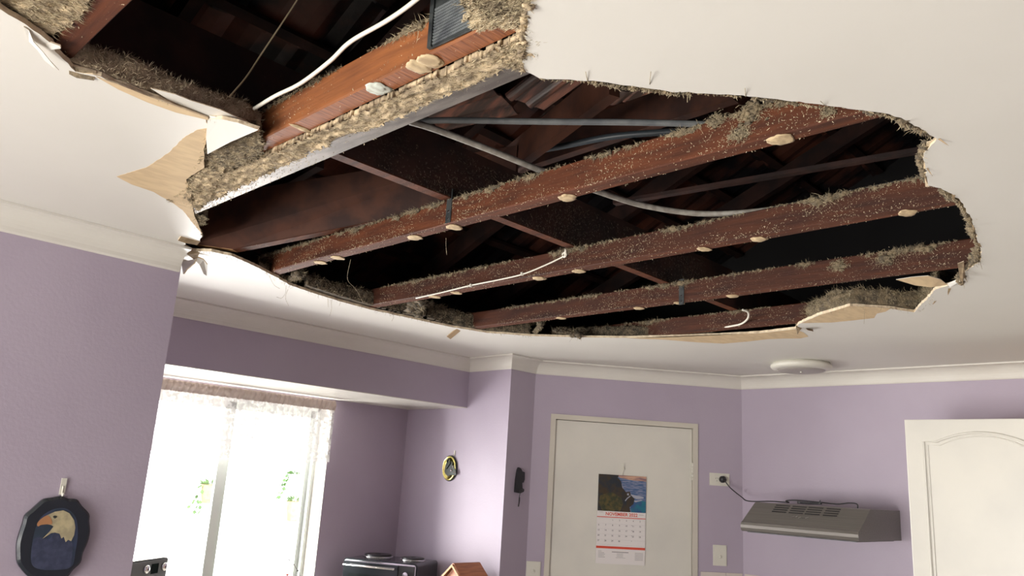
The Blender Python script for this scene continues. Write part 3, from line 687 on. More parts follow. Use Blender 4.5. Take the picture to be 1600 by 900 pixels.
# perforated plate at top
t = thing('perforated_plate', 'black perforated metal plate fixed to the orange joist at the top edge', 'plate', PX(690, 50, .757))
poly = [PX(669, 77, .757), PX(676, -12, .757), PX(800, -60, .757), PX(775, 22, .757), PX(735, 46, .757)]
mb = MB('strap'); mb.prism(poly, (.0035, 0, 0)); mb.build('plate_sheet', t)
mb = MB('strap')
ya, yb = poly[3].y, poly[0].y
for i in range(40):
    for j in range(12):
        y = ya+(yb-ya)*(i+.5)/40+(.5 if j % 2 else 0)*(yb-ya)/40; z = poly[0].z+.004+j*.006
        # keep inside: pixel test
        mb.add([(.7565, y-.0022, z), (.7565, y+.0022, z), (.7545, y+.0015, z+.003), (.7545, y-.0015, z+.003)], [(0, 1, 2, 3)])
mb.build('teeth', t)
mb = MB('strap'); a, b = poly[0], poly[1]; mb.bar(a+Vector((-.004, -.006, 0)), b+Vector((-.004, -.006, 0)), (0, 1, 0), (1, 0, 0), .010, .006); mb.build('edge_rail', t)
# ------------------------------------------------------------------ conduits and cables
def pipe(name, pts, r, m_, label, cat, n=8, seg=10, group=None):
    sp = smoothpath(pts, n); return tag(MB(m_).tube(sp, r, seg).build(name, base=sp[len(sp)//2]), label, cat, group)
pipe('conduit', [PZ(655, 192, 2.62), PZ(690, 188, 2.62), PZ(850, 190, 2.62), PZ(980, 191, 2.62), PZ(1100, 194, 2.62), PZ(1250, 200, 2.62)], .0085, 'conduit', 'straight grey conduit crossing the cavity near the glint-painted tiles', 'conduit')
pipe('conduit', [PZ(640, 190, 2.55), PZ(680, 202, 2.54), PZ(760, 232, 2.525), PZ(850, 268, 2.515), PZ(940, 301, 2.51), PZ(1010, 322, 2.508), PZ(1100, 334, 2.505), PZ(1200, 328, 2.503), PZ(1300, 308, 2.503), PZ(1380, 292, 2.503), PZ(1450, 277, 2.503), PZ(1520, 262, 2.503)], .0085, 'conduit_dusty', 'long sagging grey conduit dipping between the first two long joists', 'conduit')
pipe('conduit', [PZ(440, 296, 2.80), PZ(500, 288, 2.80), PZ(600, 274, 2.80), PZ(800, 242, 2.80), PZ(880, 228, 2.80), PZ(960, 213, 2.80), PZ(1060, 205, 2.80)], .011, 'conduit_dark', 'dark blue-grey conduit behind the deep plank at left', 'conduit')
pipe('electrical_cable', [PZ(720, -60, 2.50), PZ(650, 0, 2.49), PZ(605, 32, 2.485), PZ(548, 65, 2.48), PZ(515, 96, 2.475), PZ(470, 130, 2.47), PZ(430, 150, 2.465), PZ(397, 170, 2.455)], .0042, 'cable', 'thick white cable curving down to the upper left batt', 'cable', 10)
pipe('twine', [PZ(480, -30, 2.72), PZ(463, 2, 2.70), PZ(410, 82, 2.6), PZ(385, 120, 2.53), PZ(358, 152, 2.465)], .0019, 'cable_tan', 'thin beige cord hanging beside the white cable', 'cord')
xx = 1.974
t = thing('clipped_cable', 'pale twin cable clipped along the second joist with a knot', 'cable', PX(884, 398, xx))
sp = smoothpath([PX(650, 466, xx), PX(690, 457, xx), PX(735, 446, xx), PX(780, 437, xx), PX(818, 428, xx), PX(855, 413, xx), PX(882, 400, xx)], 6)
MB('cable').tube(sp, .0028, 8).build('cable_sheath', t)
kn = PX(882, 398, xx-.004)
mb = MB('cable'); mb.tube([kn+Vector((0, math.cos(a)*.008, math.sin(a)*.008)) for a in [i*.6 for i in range(11)]], .0035, 8); mb.tube([kn+Vector((0, -.004, -.01)), kn+Vector((-.004, -.008, .014)), kn+Vector((0, -.003, .02))], .004, 8); mb.build('knot', t)
for q in ((815, 428), (735, 446)): p = PX(*q, xx-.003); MB('white_plastic').box((p.x-.002, p.y-.004, p.z-.005), (p.x+.007, p.y+.004, p.z+.006)).build('cable_clip', t)
t = thing('clipped_cable', 'short hooked pale cable under the torn edge near the ceiling light', 'cable', PZ(1155, 508, 2.42))
MB('cable').tube(smoothpath([PZ(1118, 514, 2.415), PZ(1140, 510, 2.418), PZ(1158, 506, 2.42), PZ(1168, 498, 2.425), PZ(1169, 488, 2.435), PZ(1160, 484, 2.44)], 6), .0042, 8).build('cable_sheath', t)
MB('white_plastic').box(PZ(1154, 509, 2.42)-Vector((.004, .004, .006)), PZ(1154, 509, 2.42)+Vector((.004, .004, .006))).build('cable_clip', t)
# ------------------------------------------------------------------ broken board around the hole (parts of the ceiling)
CEIL = bpy.data.objects['ceiling']
def patch(pxs, name='bare_paper_patch', m_='tan', z=2.3994, th=.0005):
    pts = jag([PZ(*q, z) for q in pxs], .01, .0012)
    bm = bmesh.new(); f = bm.faces.new([bm.verts.new(p) for p in pts]); bmesh.ops.triangulate(bm, faces=[f])
    r = bmesh.ops.extrude_face_region(bm, geom=list(bm.faces)); bmesh.ops.translate(bm, verts=[g for g in r['geom'] if isinstance(g, bmesh.types.BMVert)], vec=(0, 0, th))
    bm.normal_update(); me = bpy.data.meshes.new(name); bm.to_mesh(me); bm.free(); me.materials.append(MT[m_]); o = bpy.data.objects.new(name, me); COL.objects.link(o); o.parent = CEIL; o['label'] = 'tan paper where the white face has peeled off'; return o
patch([(182, 276), (228, 262), (262, 240), (288, 215), (308, 203), (326, 200), (319, 232), (319, 262), (291, 280), (299, 305), (303, 335), (316, 366), (302, 350), (285, 328), (268, 316), (240, 300), (205, 288)])
patch([(980, 528.5), (1060, 526.5), (1190, 520.5), (1243, 514.5), (1256, 520), (1263, 526), (1250, 529), (1225, 529), (1200, 530), (1165, 534), (1130, 537), (1090, 535), (1040, 531)])
patch([(1252, 505), (1282, 492), (1328, 478), (1392, 482), (1384, 487), (1370, 490), (1366, 497), (1330, 501), (1300, 504)])
def chip(pxs, zs, th, name, m_='core', label=None, cat=None, m2=None):
    pts = [PZ(q[0], q[1], z) for q, z in zip(pxs, zs)]
    n = (pts[1]-pts[0]).cross(pts[2]-pts[0]).normalized()
    if n.z < 0: n = -n
    mb = MB(m_); k = len(pts); e = n*th
    mb.add(pts, [tuple(range(k))]); mb.use(m2 or 'core'); mb.add([p+e for p in pts], [tuple(range(k))]); mb.add(pts+[p+e for p in pts], [(i, (i+1) % k, k+(i+1) % k, k+i) for i in range(k)])
    if label: return tag(mb.build(name, base=pts[0]), label, cat)
    return mb.build(name, CEIL)
chip([(324, 186), (345, 186), (372, 192), (404, 203), (360, 222), (324, 241), (322, 215)], [2.399, 2.397, 2.392, 2.386, 2.386, 2.388, 2.394], .009, 'plasterboard_flap', 'ceiling')
chip([(326, 187), (327, 180), (350, 184), (380, 191), (406, 204), (403, 206), (372, 196)], [2.398, 2.404, 2.404, 2.404, 2.40, 2.392, 2.392], .004, 'paper_flap', 'ceiling')
chip([(150, 120), (185, 132), (230, 150), (275, 166), (325, 184), (326, 188), (275, 176), (230, 160), (185, 140)], [2.3985]*9, .003, 'torn_paper_strip', 'tan')
chip([(235, 138), (275, 148), (300, 158), (345, 172), (385, 190), (395, 197), (350, 190), (300, 174), (262, 155)], [2.411, 2.411, 2.411, 2.411, 2.41, 2.404, 2.402, 2.405, 2.409], .002, 'paper_flap', 'ceiling')
chip([(37, 42), (45, 47), (52, 65), (66, 80), (78, 95), (92, 110), (86, 108), (70, 95), (58, 78), (45, 65)], [2.398, 2.398, 2.392, 2.388, 2.384, 2.380, 2.380, 2.385, 2.39, 2.395], .002, 'paper_flap', 'ceiling')
chip([(78, 66), (94, 72), (95, 76), (80, 78), (70, 72)], [2.4, 2.398, 2.397, 2.396, 2.399], .003, 'paper_flap', 'ceiling')
chip([(107, 102), (150, 114), (150, 118), (147, 126), (120, 122), (108, 116)], [2.404, 2.404, 2.402, 2.396, 2.396, 2.397], .006, 'fluff_edge', 'fluff')
chip([(0, 10), (40, 30), (72, 56), (98, 92), (92, 92), (64, 62), (36, 40), (0, 20)], [2.4115, 2.4115, 2.4115, 2.4115, 2.401, 2.401, 2.401, 2.401], .001, 'paper_edge', 'tan_dark')
# curl of paper at lower right
chip([(1400, 437), (1425, 433), (1450, 431), (1470, 437), (1480, 445), (1455, 449), (1430, 446)], [2.41, 2.408, 2.405, 2.403, 2.402, 2.398, 2.402], .0015, 'paper_curl', 'tan', m2='ceiling')
chip([(1480, 443), (1503, 433), (1500, 440), (1484, 449)], [2.404, 2.404, 2.396, 2.396], .002, 'paper_curl', 'ceiling')
chip([(1448, 222), (1466, 217), (1452, 238), (1448, 262), (1452, 292), (1446, 292), (1443, 262), (1444, 240)], [2.404]*8, .001, 'plaster_edge', 'core')
for q in ([(1496, 412), (1506, 408), (1508, 430), (1504, 442), (1500, 436)], [(1243, 508), (1254, 512), (1250, 516), (1246, 523)], [(1258, 512), (1270, 514), (1271, 518), (1262, 516)]):
    chip(q, [2.402, 2.402, 2.392, 2.384, 2.39][:len(q)], .001, 'paper_shred', 'tan_dark')
# slender chips
w = chip([(698, 526), (716, 512), (722, 515), (704, 530)], [2.385, 2.402, 2.402, 2.385], .004, 'wood_splinter', 'splinter', 'brown splinter of wood poking out at the lower hole edge', 'splinter', 'splinter')
# broken cornice at the left corner
chip([(283, 369), (313, 378), (308, 383), (290, 380), (278, 376)], [2.40, 2.398, 2.39, 2.385, 2.388], .006, 'cornice_shard', 'tan_dark')
chip([(290, 388), (312, 395), (306, 408), (293, 398), (284, 392)], [2.398, 2.398, 2.382, 2.384, 2.39], .01, 'cornice_shard', 'tan_dark')
chip([(308, 402), (318, 406), (324, 414), (323, 431), (318, 428), (312, 414), (302, 404)], [2.39, 2.386, 2.375, 2.35, 2.352, 2.37, 2.385], .005, 'cornice_shard', 'cornice', m2='tan')
chip([(283, 410), (306, 404), (302, 412), (290, 422), (286, 428)], [2.385, 2.385, 2.37, 2.352, 2.34], .006, 'cornice_shard', 'cornice')
# ragged wool and paper fringe along the edges
def fringe(name, pxs, m_, r, step, z=2.406, lo=-.2, fib=14, hairs=0, hl=.02, seed=0):
    mb = MB(m_); lumpy_line(mb, [PZ(*q, z) for q in pxs], step, r, lo, fib, seed=seed)
    mb.use('fibre')
    pts = [PZ(*q, 2.401) for q in pxs]
    for _ in range(hairs):
        i = random.randrange(len(pts)-1); p = pts[i].lerp(pts[i+1], random.random()); d = RND()*.7; d.z = -abs(d.z)-.35
        mb.strand(p, d*random.uniform(.3, 1)*hl, .0006)
    o = mb.build(name, CEIL); o['kind'] = 'stuff'; return o
RE = [(1440, 203), (1462, 216), (1445, 240), (1447, 262), (1450, 291), (1470, 295), (1498, 312), (1515, 338), (1523, 362), (1532, 392), (1530, 408), (1506, 424)]
fringe('torn_edge_wool', [(1345, 172), (1370, 177), (1405, 186), (1437, 203), (1455, 214)], 'fluff', .008, .007, 2.407, -.1, 16, 40, .015)
fringe('torn_edge_wool', [(1445, 222), (1440, 240), (1443, 262), (1445, 285)], 'fluff', .008, .008, 2.409, 0, 10, 20, .012, seed=4)
fringe('torn_edge_wool', [(1470, 297), (1495, 313), (1512, 338), (1518, 362), (1527, 385), (1526, 402), (1506, 424), (1500, 438)], 'fluff', .010, .006, 2.408, -.4, 18, 60, .018, seed=8)
fringe('torn_edge_wool', [(925, 129), (985, 137), (1040, 144), (1080, 147)], 'fluff', .006, .004, 2.405, -.1, 16, 30, .014, seed=12)
fringe('torn_edge_wool', [(1178, 152), (1215, 158), (1255, 164), (1300, 170)], 'fluff', .005, .004, 2.405, .0, 16, 20, .012, seed=15)
fringe('torn_edge_wool', [(818, 108), (812, 92), (816, 60), (820, 25), (827, 0)], 'fluff_tan', .008, .005, 2.404, -.4, 16, 30, .012, seed=18)
fringe('torn_edge_wool', [(842, 123), (880, 126), (925, 128), (1100, 147), (1160, 151)], 'fluff', .003, .007, 2.402, .2, 6, 30, .01, seed=22)
fringe('torn_edge_wool', [(160, 120), (255, 158), (330, 186), (398, 200)], 'fluff', .006, .007, 2.412, 0, 12, 20, .01, seed=25)
fringe('torn_edge_wool', [(322, 200), (318, 240), (294, 282), (300, 320), (308, 352), (316, 370)], 'fluff', .006, .006, 2.406, -.1, 14, 60, .014, seed=28)
fringe('torn_edge_wool', [(300, 391), (330, 393), (398, 415), (452, 443), (490, 457), (580, 483), (640, 496), (760, 519), (830, 525)], 'fluff_grey', .006, .010, 2.409, -.2, 12, 160, .025, seed=31)
fringe('torn_edge_wool', [(1290, 489), (1330, 478), (1390, 481), (1440, 484), (1460, 462)], 'fluff', .006, .006, 2.415, -.2, 20, 50, .02, seed=34)
# long hanging fibres
def hair(pts, label='', r=.0006, m_='fibre'):
    return MB(m_).tube(smoothpath([PZ(q[0], q[1], q[2]) for q in pts], 5), r, 5).build('hanging_fibre', CEIL)
for pts in ([(420, 430, 2.4), (428, 445, 2.39), (437, 451, 2.385)], [(447, 446, 2.4), (446, 458, 2.385), (440, 466, 2.38), (432, 464, 2.378)], [(450, 452, 2.4), (446, 465, 2.385), (451, 478, 2.373)],
            [(512, 466, 2.4), (513, 480, 2.388)], [(517, 468, 2.4), (518, 482, 2.388), (515, 494, 2.375)], [(532, 472, 2.4), (530, 478, 2.39)], [(548, 405, 2.41), (543, 436, 2.40), (556, 452, 2.395), (567, 472, 2.39)],
            [(697, 372, 2.41), (697, 384, 2.405), (698, 398, 2.39)], [(615, 496, 2.4), (612, 502, 2.395)], [(1015, 132, 2.4), (1017, 112, 2.392)], [(918, 128, 2.4), (915, 112, 2.396)], [(1165, 151, 2.4), (1164, 138, 2.396)],
            [(1351, 482, 2.4), (1350, 506, 2.388)], [(1290, 166, 2.4), (1282, 158, 2.394)], [(1074, 147, 2.4), (1074, 160, 2.39)]):
    hair(pts)

# shreds of paper hanging at the right-hand edge
for (x, y, L_) in ((1534, 395, .03), (1531, 408, .035), (1524, 366, .025), (1516, 342, .03), (1500, 314, .02), (1490, 304, .02), (1466, 216, .025), (1448, 262, .03), (1446, 275, .028), (1506, 430, .03), (1484, 450, .03), (1462, 470, .02), (1440, 203, .02), (1528, 380, .025), (1520, 352, .022)):
    p = PZ(x, y, 2.401); a = random.uniform(0, 3.1); s_ = Vector((math.cos(a), math.sin(a), 0))*random.uniform(.0015, .005); q = p+Vector((random.gauss(0, .008), random.gauss(0, .008), -L_*.7))
    mb = MB('tan_dark'); mb.prism([p-s_, p+s_, p.lerp(q, .6)+s_*.7, q, p.lerp(q, .6)-s_*.5], Vector((-s_.y, s_.x, 0)).normalized()*.0006); mb.build('paper_shred', CEIL)

# tile pieces added behind the conduits, copper glints painted in as a lighter colour
def on_roof(x, y, off):
    r = ray(x, y); z0 = 2.72+.41*3.6+off; t = (z0-1.7)/(r.z+.41*r.y); return EYE+r*t
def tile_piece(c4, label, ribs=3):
    a, b, c, d = [on_roof(*q, -.135) for q in c4]; mb = MB('glint_tile'); mb.smooth = False; nu, nv = 36, 6; vs = []
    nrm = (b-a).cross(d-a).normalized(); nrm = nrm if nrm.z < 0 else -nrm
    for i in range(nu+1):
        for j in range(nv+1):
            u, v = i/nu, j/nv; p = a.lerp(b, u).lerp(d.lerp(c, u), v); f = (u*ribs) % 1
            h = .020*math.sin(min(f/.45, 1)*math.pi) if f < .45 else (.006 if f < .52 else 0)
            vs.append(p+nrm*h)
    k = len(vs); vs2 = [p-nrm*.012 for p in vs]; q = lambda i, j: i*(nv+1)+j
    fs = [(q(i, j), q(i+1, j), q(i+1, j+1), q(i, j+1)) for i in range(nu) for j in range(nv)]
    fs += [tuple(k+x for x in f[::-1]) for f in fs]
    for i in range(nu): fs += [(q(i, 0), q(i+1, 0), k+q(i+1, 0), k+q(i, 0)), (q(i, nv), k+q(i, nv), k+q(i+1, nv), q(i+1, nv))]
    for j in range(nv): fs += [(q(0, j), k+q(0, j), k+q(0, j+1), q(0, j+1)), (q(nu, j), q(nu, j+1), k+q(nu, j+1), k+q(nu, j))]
    mb.add(vs+vs2, fs); return tag(mb.build('roof_tile', base=a), label, 'roof tile', 'glint-painted roof tile pieces over the hole')
tile_piece([(690, 205), (640, 150), (750, 118), (812, 178)], 'ribbed roof tile painted with a copper glint, just above the straight grey conduit', 2)
tile_piece([(790, 150), (850, 172), (925, 118), (855, 100)], 'ribbed roof tile with a painted glint and a chipped corner under the upper hole edge', 2)
tile_piece([(940, 160), (1012, 156), (1040, 140), (960, 138)], 'sliver of roof tile painted with a copper glint at the upper hole edge above the conduits', 1)

for pts, lab in (([(452, 438, 2.412), (470, 428, 2.42), (462, 418, 2.45)], 'dark wool tuft at the left end of the longest joist'), ([(836, 520, 2.41), (845, 508, 2.42), (838, 492, 2.455)], 'dark wool tuft at the left end of the third joist')):
    mb = MB('fluff_grey'); lumpy_line(mb, [PZ(*q) for q in pts], .006, .014, -1, 50, seed=6)
    tag(mb.build('insulation_tuft', base=PZ(*pts[0])), lab, 'insulation', 'loose insulation tufts')
# ------------------------------------------------------------------ THINGS ON THE WALLS
WN = {'A': (Vector((1, 0, 0)), Vector((0, -1, 0))), 'P': (Vector((0, -1, 0)), Vector((-1, 0, 0)))}
def outline(pxs, f): return [f(*q) for q in pxs]
def closed(pxs, n=5):
    k = len(pxs); out = []
    for i in range(k):
        a, b, c, d = [Vector((*pxs[(i+j-1) % k], 0)) for j in range(4)]
        for q in range(n):
            t = q/n; p = .5*((2*b)+(c-a)*t+(2*a-5*b+4*c-d)*t*t+(3*b-a-3*c+d)*t**3); out.append((p.x, p.y))
    return out
# --- eagle plaque on the left wall
def z1(x, y): return (10+x/5.294, 730+y/5.294)
ept = [z1(*q) for q in [(460, 240), (520, 262), (590, 268), (630, 320), (690, 385), (692, 450), (698, 530), (680, 620), (640, 710), (620, 790), (560, 850), (510, 910), (440, 935), (360, 945), (280, 930), (200, 915), (150, 870), (100, 800), (92, 720), (92, 640), (110, 560), (140, 470), (160, 400), (215, 350), (270, 300), (320, 262), (390, 252)]]
ec = PY(84, 840, WA)
t = thing('eagle_plaque', 'dark scalloped plaque with a painted eagle head on the left wall', 'plaque', Vector((ec.x, WA, ec.z)))
ept = closed(ept, 3); front = [PY(*q, WA-.018) for q in ept]; k = len(front); cc = sum(front, Vector())/k
mb = MB('navy'); back = [Vector((p.x, WA-.001, p.z)) for p in front]; mid = [Vector((p.x, WA-.012, p.z)) for p in front]; inn = [cc+(p-cc)*.93+Vector((0, -.002, 0)) for p in front]
vs = back+mid+inn; mb.add(vs, [(i, (i+1) % k, k+(i+1) % k, k+i) for i in range(k)]+[(k+i, k+(i+1) % k, 2*k+(i+1) % k, 2*k+i) for i in range(k)]+[tuple(2*k+i for i in range(k))])
mb.build('board', t)
def flat(mb, m_, pxs, f, n=(0, -.0006, 0)): mb.use(m_); mb.prism([f(*q) for q in pxs], n); return mb
yf = WA-.0205
mb = MB('navy_pic'); fz = lambda x, y: PY(*z1(x, y), yf)
flat(mb, 'navy_pic', closed([(250, 480), (300, 400), (400, 345), (500, 345), (575, 420), (590, 560), (570, 700), (540, 820), (420, 850), (260, 840), (205, 780), (215, 620)]), fz)
fz2 = lambda x, y: PY(*z1(x, y), yf-.0008)
flat(mb, 'feather_blue', closed([(225, 600), (300, 585), (355, 600), (400, 540), (450, 590), (540, 620), (545, 720), (520, 830), (400, 845), (250, 835), (205, 770)]), fz2)
fz3 = lambda x, y: PY(*z1(x, y), yf-.0016)
flat(mb, 'feather', [(330, 400), (400, 368), (470, 356), (520, 380), (560, 440), (570, 500), (560, 560), (535, 612), (510, 600), (490, 620), (475, 575), (455, 590), (440, 550), (400, 540), (370, 545), (300, 590), (360, 530), (390, 490), (370, 478), (330, 470)], fz3)
fz4 = lambda x, y: PY(*z1(x, y), yf-.0024)
flat(mb, 'beak', closed([(262, 490), (255, 465), (290, 425), (340, 400), (370, 430), (375, 470), (330, 472), (285, 478)]), fz4)
flat(mb, 'dark_relief', closed([(385, 410), (400, 400), (420, 408), (402, 424)]), fz4)
mb.build('painted_eagle', t)
def hook(p, n, side, label, s=1):
    n = Vector(n); side = Vector(side); up = Vector((0, 0, 1)); t = thing('adhesive_hook', label, 'hook', p)
    mb = MB('white_plastic'); mb.bar(p+n*.002-up*.024*s, p+n*.002+up*.024*s, side, n, .015*s, .003); mb.build('hook_plate', t)
    mb = MB('white_plastic'); mb.tube(smoothpath([p+n*.005+up*.002, p+n*.006-up*.02*s, p+n*.014-up*.026*s, p+n*.018-up*.018*s], 4), .0025*s, 8); mb.build('hook_arm', t)
hp = PY(98, 760, WA); hook(Vector((hp.x, WA, hp.z)), (0, -1, 0), (1, 0, 0), 'white plastic hook above the dark eagle plaque on the left wall')
# --- oval swan plaque on the sunlit alcove wall
def z2(x, y): return (670+x/11.257, 690+y/11.257)
sc0 = PX(*z2(385, 470), AX_)
t = thing('swan_plaque', 'small oval brass plaque with a dark swan on the bright alcove wall', 'plaque', Vector((AX_, sc0.y, sc0.z)))
c = Vector((AX_, sc0.y, sc0.z)); R_ = abs(PX(*z2(385, 250), AX_).z-PX(*z2(385, 690), AX_).z)/2; ry = R_*.82
mb = MB('brass'); mb.smooth = True; mb.lathe([(R_*.9, .001), (R_, .006), (R_*.98, .014), (R_*.9, .018), (R_*.86, .014), (R_*.4, .012), (.001, .012)], c, (-1, 0, 0), 40, .82, 1, (0, 1, 0)); mb.build('oval_dish', t)
mb = MB('dark_relief'); mb.lathe([(R_*1.0, .001), (R_*1.035, .004), (R_*1.03, .011), (R_*.99, .013)], c, (-1, 0, 0), 40, .82, 1, (0, 1, 0)); mb.build('rim', t)
mb = MB('dark_relief'); fp = lambda x, y: PX(*z2(x, y), AX_-.017)
mb.tube(smoothpath([fp(318, 365), fp(325, 330), fp(350, 305), fp(375, 330), fp(370, 385), fp(340, 430), fp(310, 480), fp(330, 530), fp(380, 545)], 5), .004, 8, None)
mb.prism([fp(*q) for q in closed([(285, 500), (330, 480), (380, 450), (405, 385), (440, 450), (480, 520), (475, 590), (400, 590), (310, 580)])], (-.004, 0, 0)); mb.build('swan_relief', t)
mb = MB('pewter'); mb.blob(PX(*z2(400, 505), AX_-.020), .008, 2, .5, 2); mb.blob(PX(*z2(430, 440), AX_-.020), .005, 2, .5, 2); mb.blob(PX(*z2(455, 540), AX_-.020), .005, 2, .5, 2); mb.build('wing_highlight', t)
hp = PX(711, 708, AX_); hook(Vector((AX_, hp.y, hp.z)), (-1, 0, 0), (0, 1, 0), 'tiny white hook above the oval brass swan plaque', .6)
# --- black key holder on the narrow pillar face
def z3(x, y): return (780+x/11.25, 720+y/11.25)
kp = [z3(*q) for q in [(322, 115), (355, 135), (380, 185), (420, 200), (418, 330), (400, 380), (375, 385), (380, 480), (410, 500), (405, 540), (340, 570), (258, 550), (262, 470), (275, 330), (290, 230), (303, 160)]]
c = PY(*z3(330, 350), PILY)
t = thing('key_holder', 'black key holder on the narrow shaded wall face left of the door', 'key holder', Vector((c.x, PILY, c.z)))
MB('black_plastic').prism([PY(*q, PILY-.0005) for q in kp], (0, -.014, 0)).build('holder_body', t)
mb = MB('black_plastic'); a = PY(*z3(355, 520), PILY-.02); mb.tube(smoothpath([a, a+Vector((.002, -.004, -.012)), PY(*z3(352, 640), PILY-.02)], 4), .002, 8); mb.blob(PY(*z3(395, 515), PILY-.018), .006, 2, .3); mb.build('key_ring', t)
mb = MB('black_plastic'); mb.prism([PY(*z3(*q), PILY-.018) for q in [(345, 640), (362, 640), (362, 700), (345, 800), (332, 810), (328, 790), (340, 730)]], (0, -.002, 0)); mb.build('key', t)
# --- switches and socket on the diagonal wall
def plate_on_diag(name, q0, q1, label, cat, kind):
    a, b = DG(*q0), DG(*q1); t0, t1, z1_, z0_ = dt_of(a), dt_of(b), a.z, b.z; tc, zc = (t0+t1)/2, (z0_+z1_)/2
    t = thing(name, label, cat, DT(tc, zc)); mb = MB('white_plastic'); dbox(mb, t0, t1, z0_, z1_, .0005, .006); dbox(mb, t0+.004, t1-.004, z0_+.004, z1_-.004, .006, .009); mb.build('face_plate', t)
    if kind == 'switch':
        mb = MB('white_plastic'); mb.lathe([(.009, 0), (.010, .002), (.008, .004)], DT(tc, zc-.006, .009), NN, 20); mb.build('rocker_surround', t)
        mb = MB('white_plastic'); mb.bar(DT(tc, zc-.010, .012), DT(tc, zc-.002, .016), D, NN, .006, .004); mb.build('rocker', t)
        for s_ in (-1, 1):
            mb = MB('white_plastic'); dbox(mb, tc-(t1-t0)*.32, tc+(t1-t0)*.32, zc+s_*(z1_-z0_)*.33-.001, zc+s_*(z1_-z0_)*.33+.001, .009, .0095); mb.build('raised_line', t)
    else:
        mb = MB('black_plastic')
        for dx in (-.012,):
            for (ox, oz, an) in ((-.006, .006, .5), (.006, .006, -.5), (0, -.008, 0)):
                p = DT(tc-.018 if dx < 0 else tc+.02, zc, .0092)+D*ox+Vector((0, 0, oz)); dd_ = Vector((0, 0, 1))*math.cos(an)+D*math.sin(an)
                mb.bar(p-dd_*.004, p+dd_*.004, D, NN, .0018, .0006) if dx < 0 else None
        mb.build('socket_slots', t)
        mb = MB('white_plastic')
        for dx in (-.03, .0): dbox(mb, tc+dx+.002, tc+dx+.010, zc+.018, zc+.027, .009, .012)
        mb.build('socket_switch', t)
    return t
plate_on_diag('power_socket', (1108.3, 738.5), (1139.3, 760), 'white double power socket right of the door with a black plug in it', 'socket', 'socket')
plate_on_diag('light_switch', (1113.8, 851), (1135, 884.5), 'white light switch right of the door, below the power socket', 'light switch', 'switch')
plate_on_diag('light_switch', (822.6, 876.5), (843.6, 904), 'white light switch left of the door near the bottom edge', 'light switch', 'switch')
HXB, HXT, HXL = 3.864, 4.023, 3.876; HYR = 1.472; HYL = PX(1157.6, 826, HXB).y
# --- range hood
t = thing('range_hood', 'grey metal range hood on the right wall with slots along its sloping top', 'range hood', (WX, (HYL+HYR)/2, 1.524))
ZB = 1.524
prof = [(WX-.001, ZB), (HXB+.012, ZB), (HXB+.002, ZB+.006), (HXB-.003, ZB+.018), (HXB-.003, ZB+.032), (HXB+.003, ZB+.044), (HXL+.004, ZB+.050), (HXT-.004, 1.668), (HXT+.004, 1.671), (WX-.001, 1.671)]
mb = MB('hood_metal'); n = len(prof); vs = [(x, HYR, z) for x, z in prof]+[(x, HYL, z) for x, z in prof]
mb.add(vs, [(i, (i+1) % n, n+(i+1) % n, n+i) for i in range(n)]+[tuple(range(n))[::-1], tuple(range(n, 2*n))])
mb.build('hood_body', t)
sl = Vector((HXT-HXL, 0, 1.671-1.574)).normalized(); so = Vector((-sl.z, 0, sl.x))
def hz(y, s, off=0): return Vector((HXL+.002, y, 1.5745))+sl*s+so*off
SL = (Vector((HXT, 0, 1.671))-Vector((HXL, 0, 1.574))).length
mb = MB('black_plastic')
ys = [(1210, 1232), (1236, 1258), (1261, 1284), (1289, 1311)]
for a, b in ys:
    y0_, y1_ = PX(a, 790, 3.99).y, PX(b, 790, 3.99).y
    for r_ in range(4):
        s = SL-.022-r_*.019; mb.hexa([hz(y1_, s, .0004), hz(y0_, s, .0004), hz(y0_, s+.007, .0004), hz(y1_, s+.007, .0004), hz(y1_, s, .0014), hz(y0_, s, .0014), hz(y0_, s+.007, .0014), hz(y1_, s+.007, .0014)])
mb.build('vent_slots', t)
mb = MB('chrome'); yb_ = PX(1250, 808, 3.93).y
for i, (w_, s_, sl_) in enumerate([(.013, 0, .5), (.006, .004, 0), (.006, -.004, .0), (.014, 0, -.5), (.012, 0, .6)]):
    y = yb_+.036-i*.018; a, b = hz(y+w_/2, SL*.36+s_-.006, .0015), hz(y-w_/2, SL*.36+s_+.006*(1 if sl_ >= 0 else -1), .0015)
    mb.bar(a, b, (0, 1, 0), so, .0055, .003)
mb.build('badge', t)
mb = MB('strap'); mb.box((HXB+.03, HYR+.02, ZB-.004), (WX-.05, HYL-.02, ZB-.0005)); mb.build('filter_grille', t)
pl = DG(1128, 749, .009)
cp = [pl+NN*.024, DG(1133, 752, .045), DG(1142, 763, .06), PX(1158, 776, 4.26), PX(1170, 783, 4.24), Vector((4.16, HYL-.03, 1.679)), Vector((4.13, 1.93, 1.678)), PX(1228, 782.5, 4.10), PX(1242, 781.5, 4.10), PX(1262, 783, 4.10), PX(1282, 785, 4.10), PX(1300, 787, 4.10), PX(1312, 787.5, 4.10), PX(1325, 786, 4.10), PX(1336, 786.5, 4.10), PX(1340, 789, 4.10), Vector((4.10, PX(1340, 791, 4.1).y, 1.672))]
crd = MB('black_plastic').tube(smoothpath(cp, 6), .0032, 8).build('power_cord', t)
mb = MB('black_plastic')
for q in range(4): mb.tube(smoothpath([PX(1246, 784+q*.6, 4.08), PX(1265, 785.5+q*.5, 4.08), PX(1284, 786+q*.4, 4.08)], 4), .0034, 8)
mb.tube([PX(1281, 788, 4.08), PX(1281.5, 781.5, 4.08)], .003, 8); mb.build('cord_bundle', crd)
mb = MB('black_plastic'); mb.smooth = True; mb.lathe([(.017, 0), (.020, .004), (.019, .022), (.012, .030), (.001, .031)], pl, NN, 24); mb.build('plug', crd)
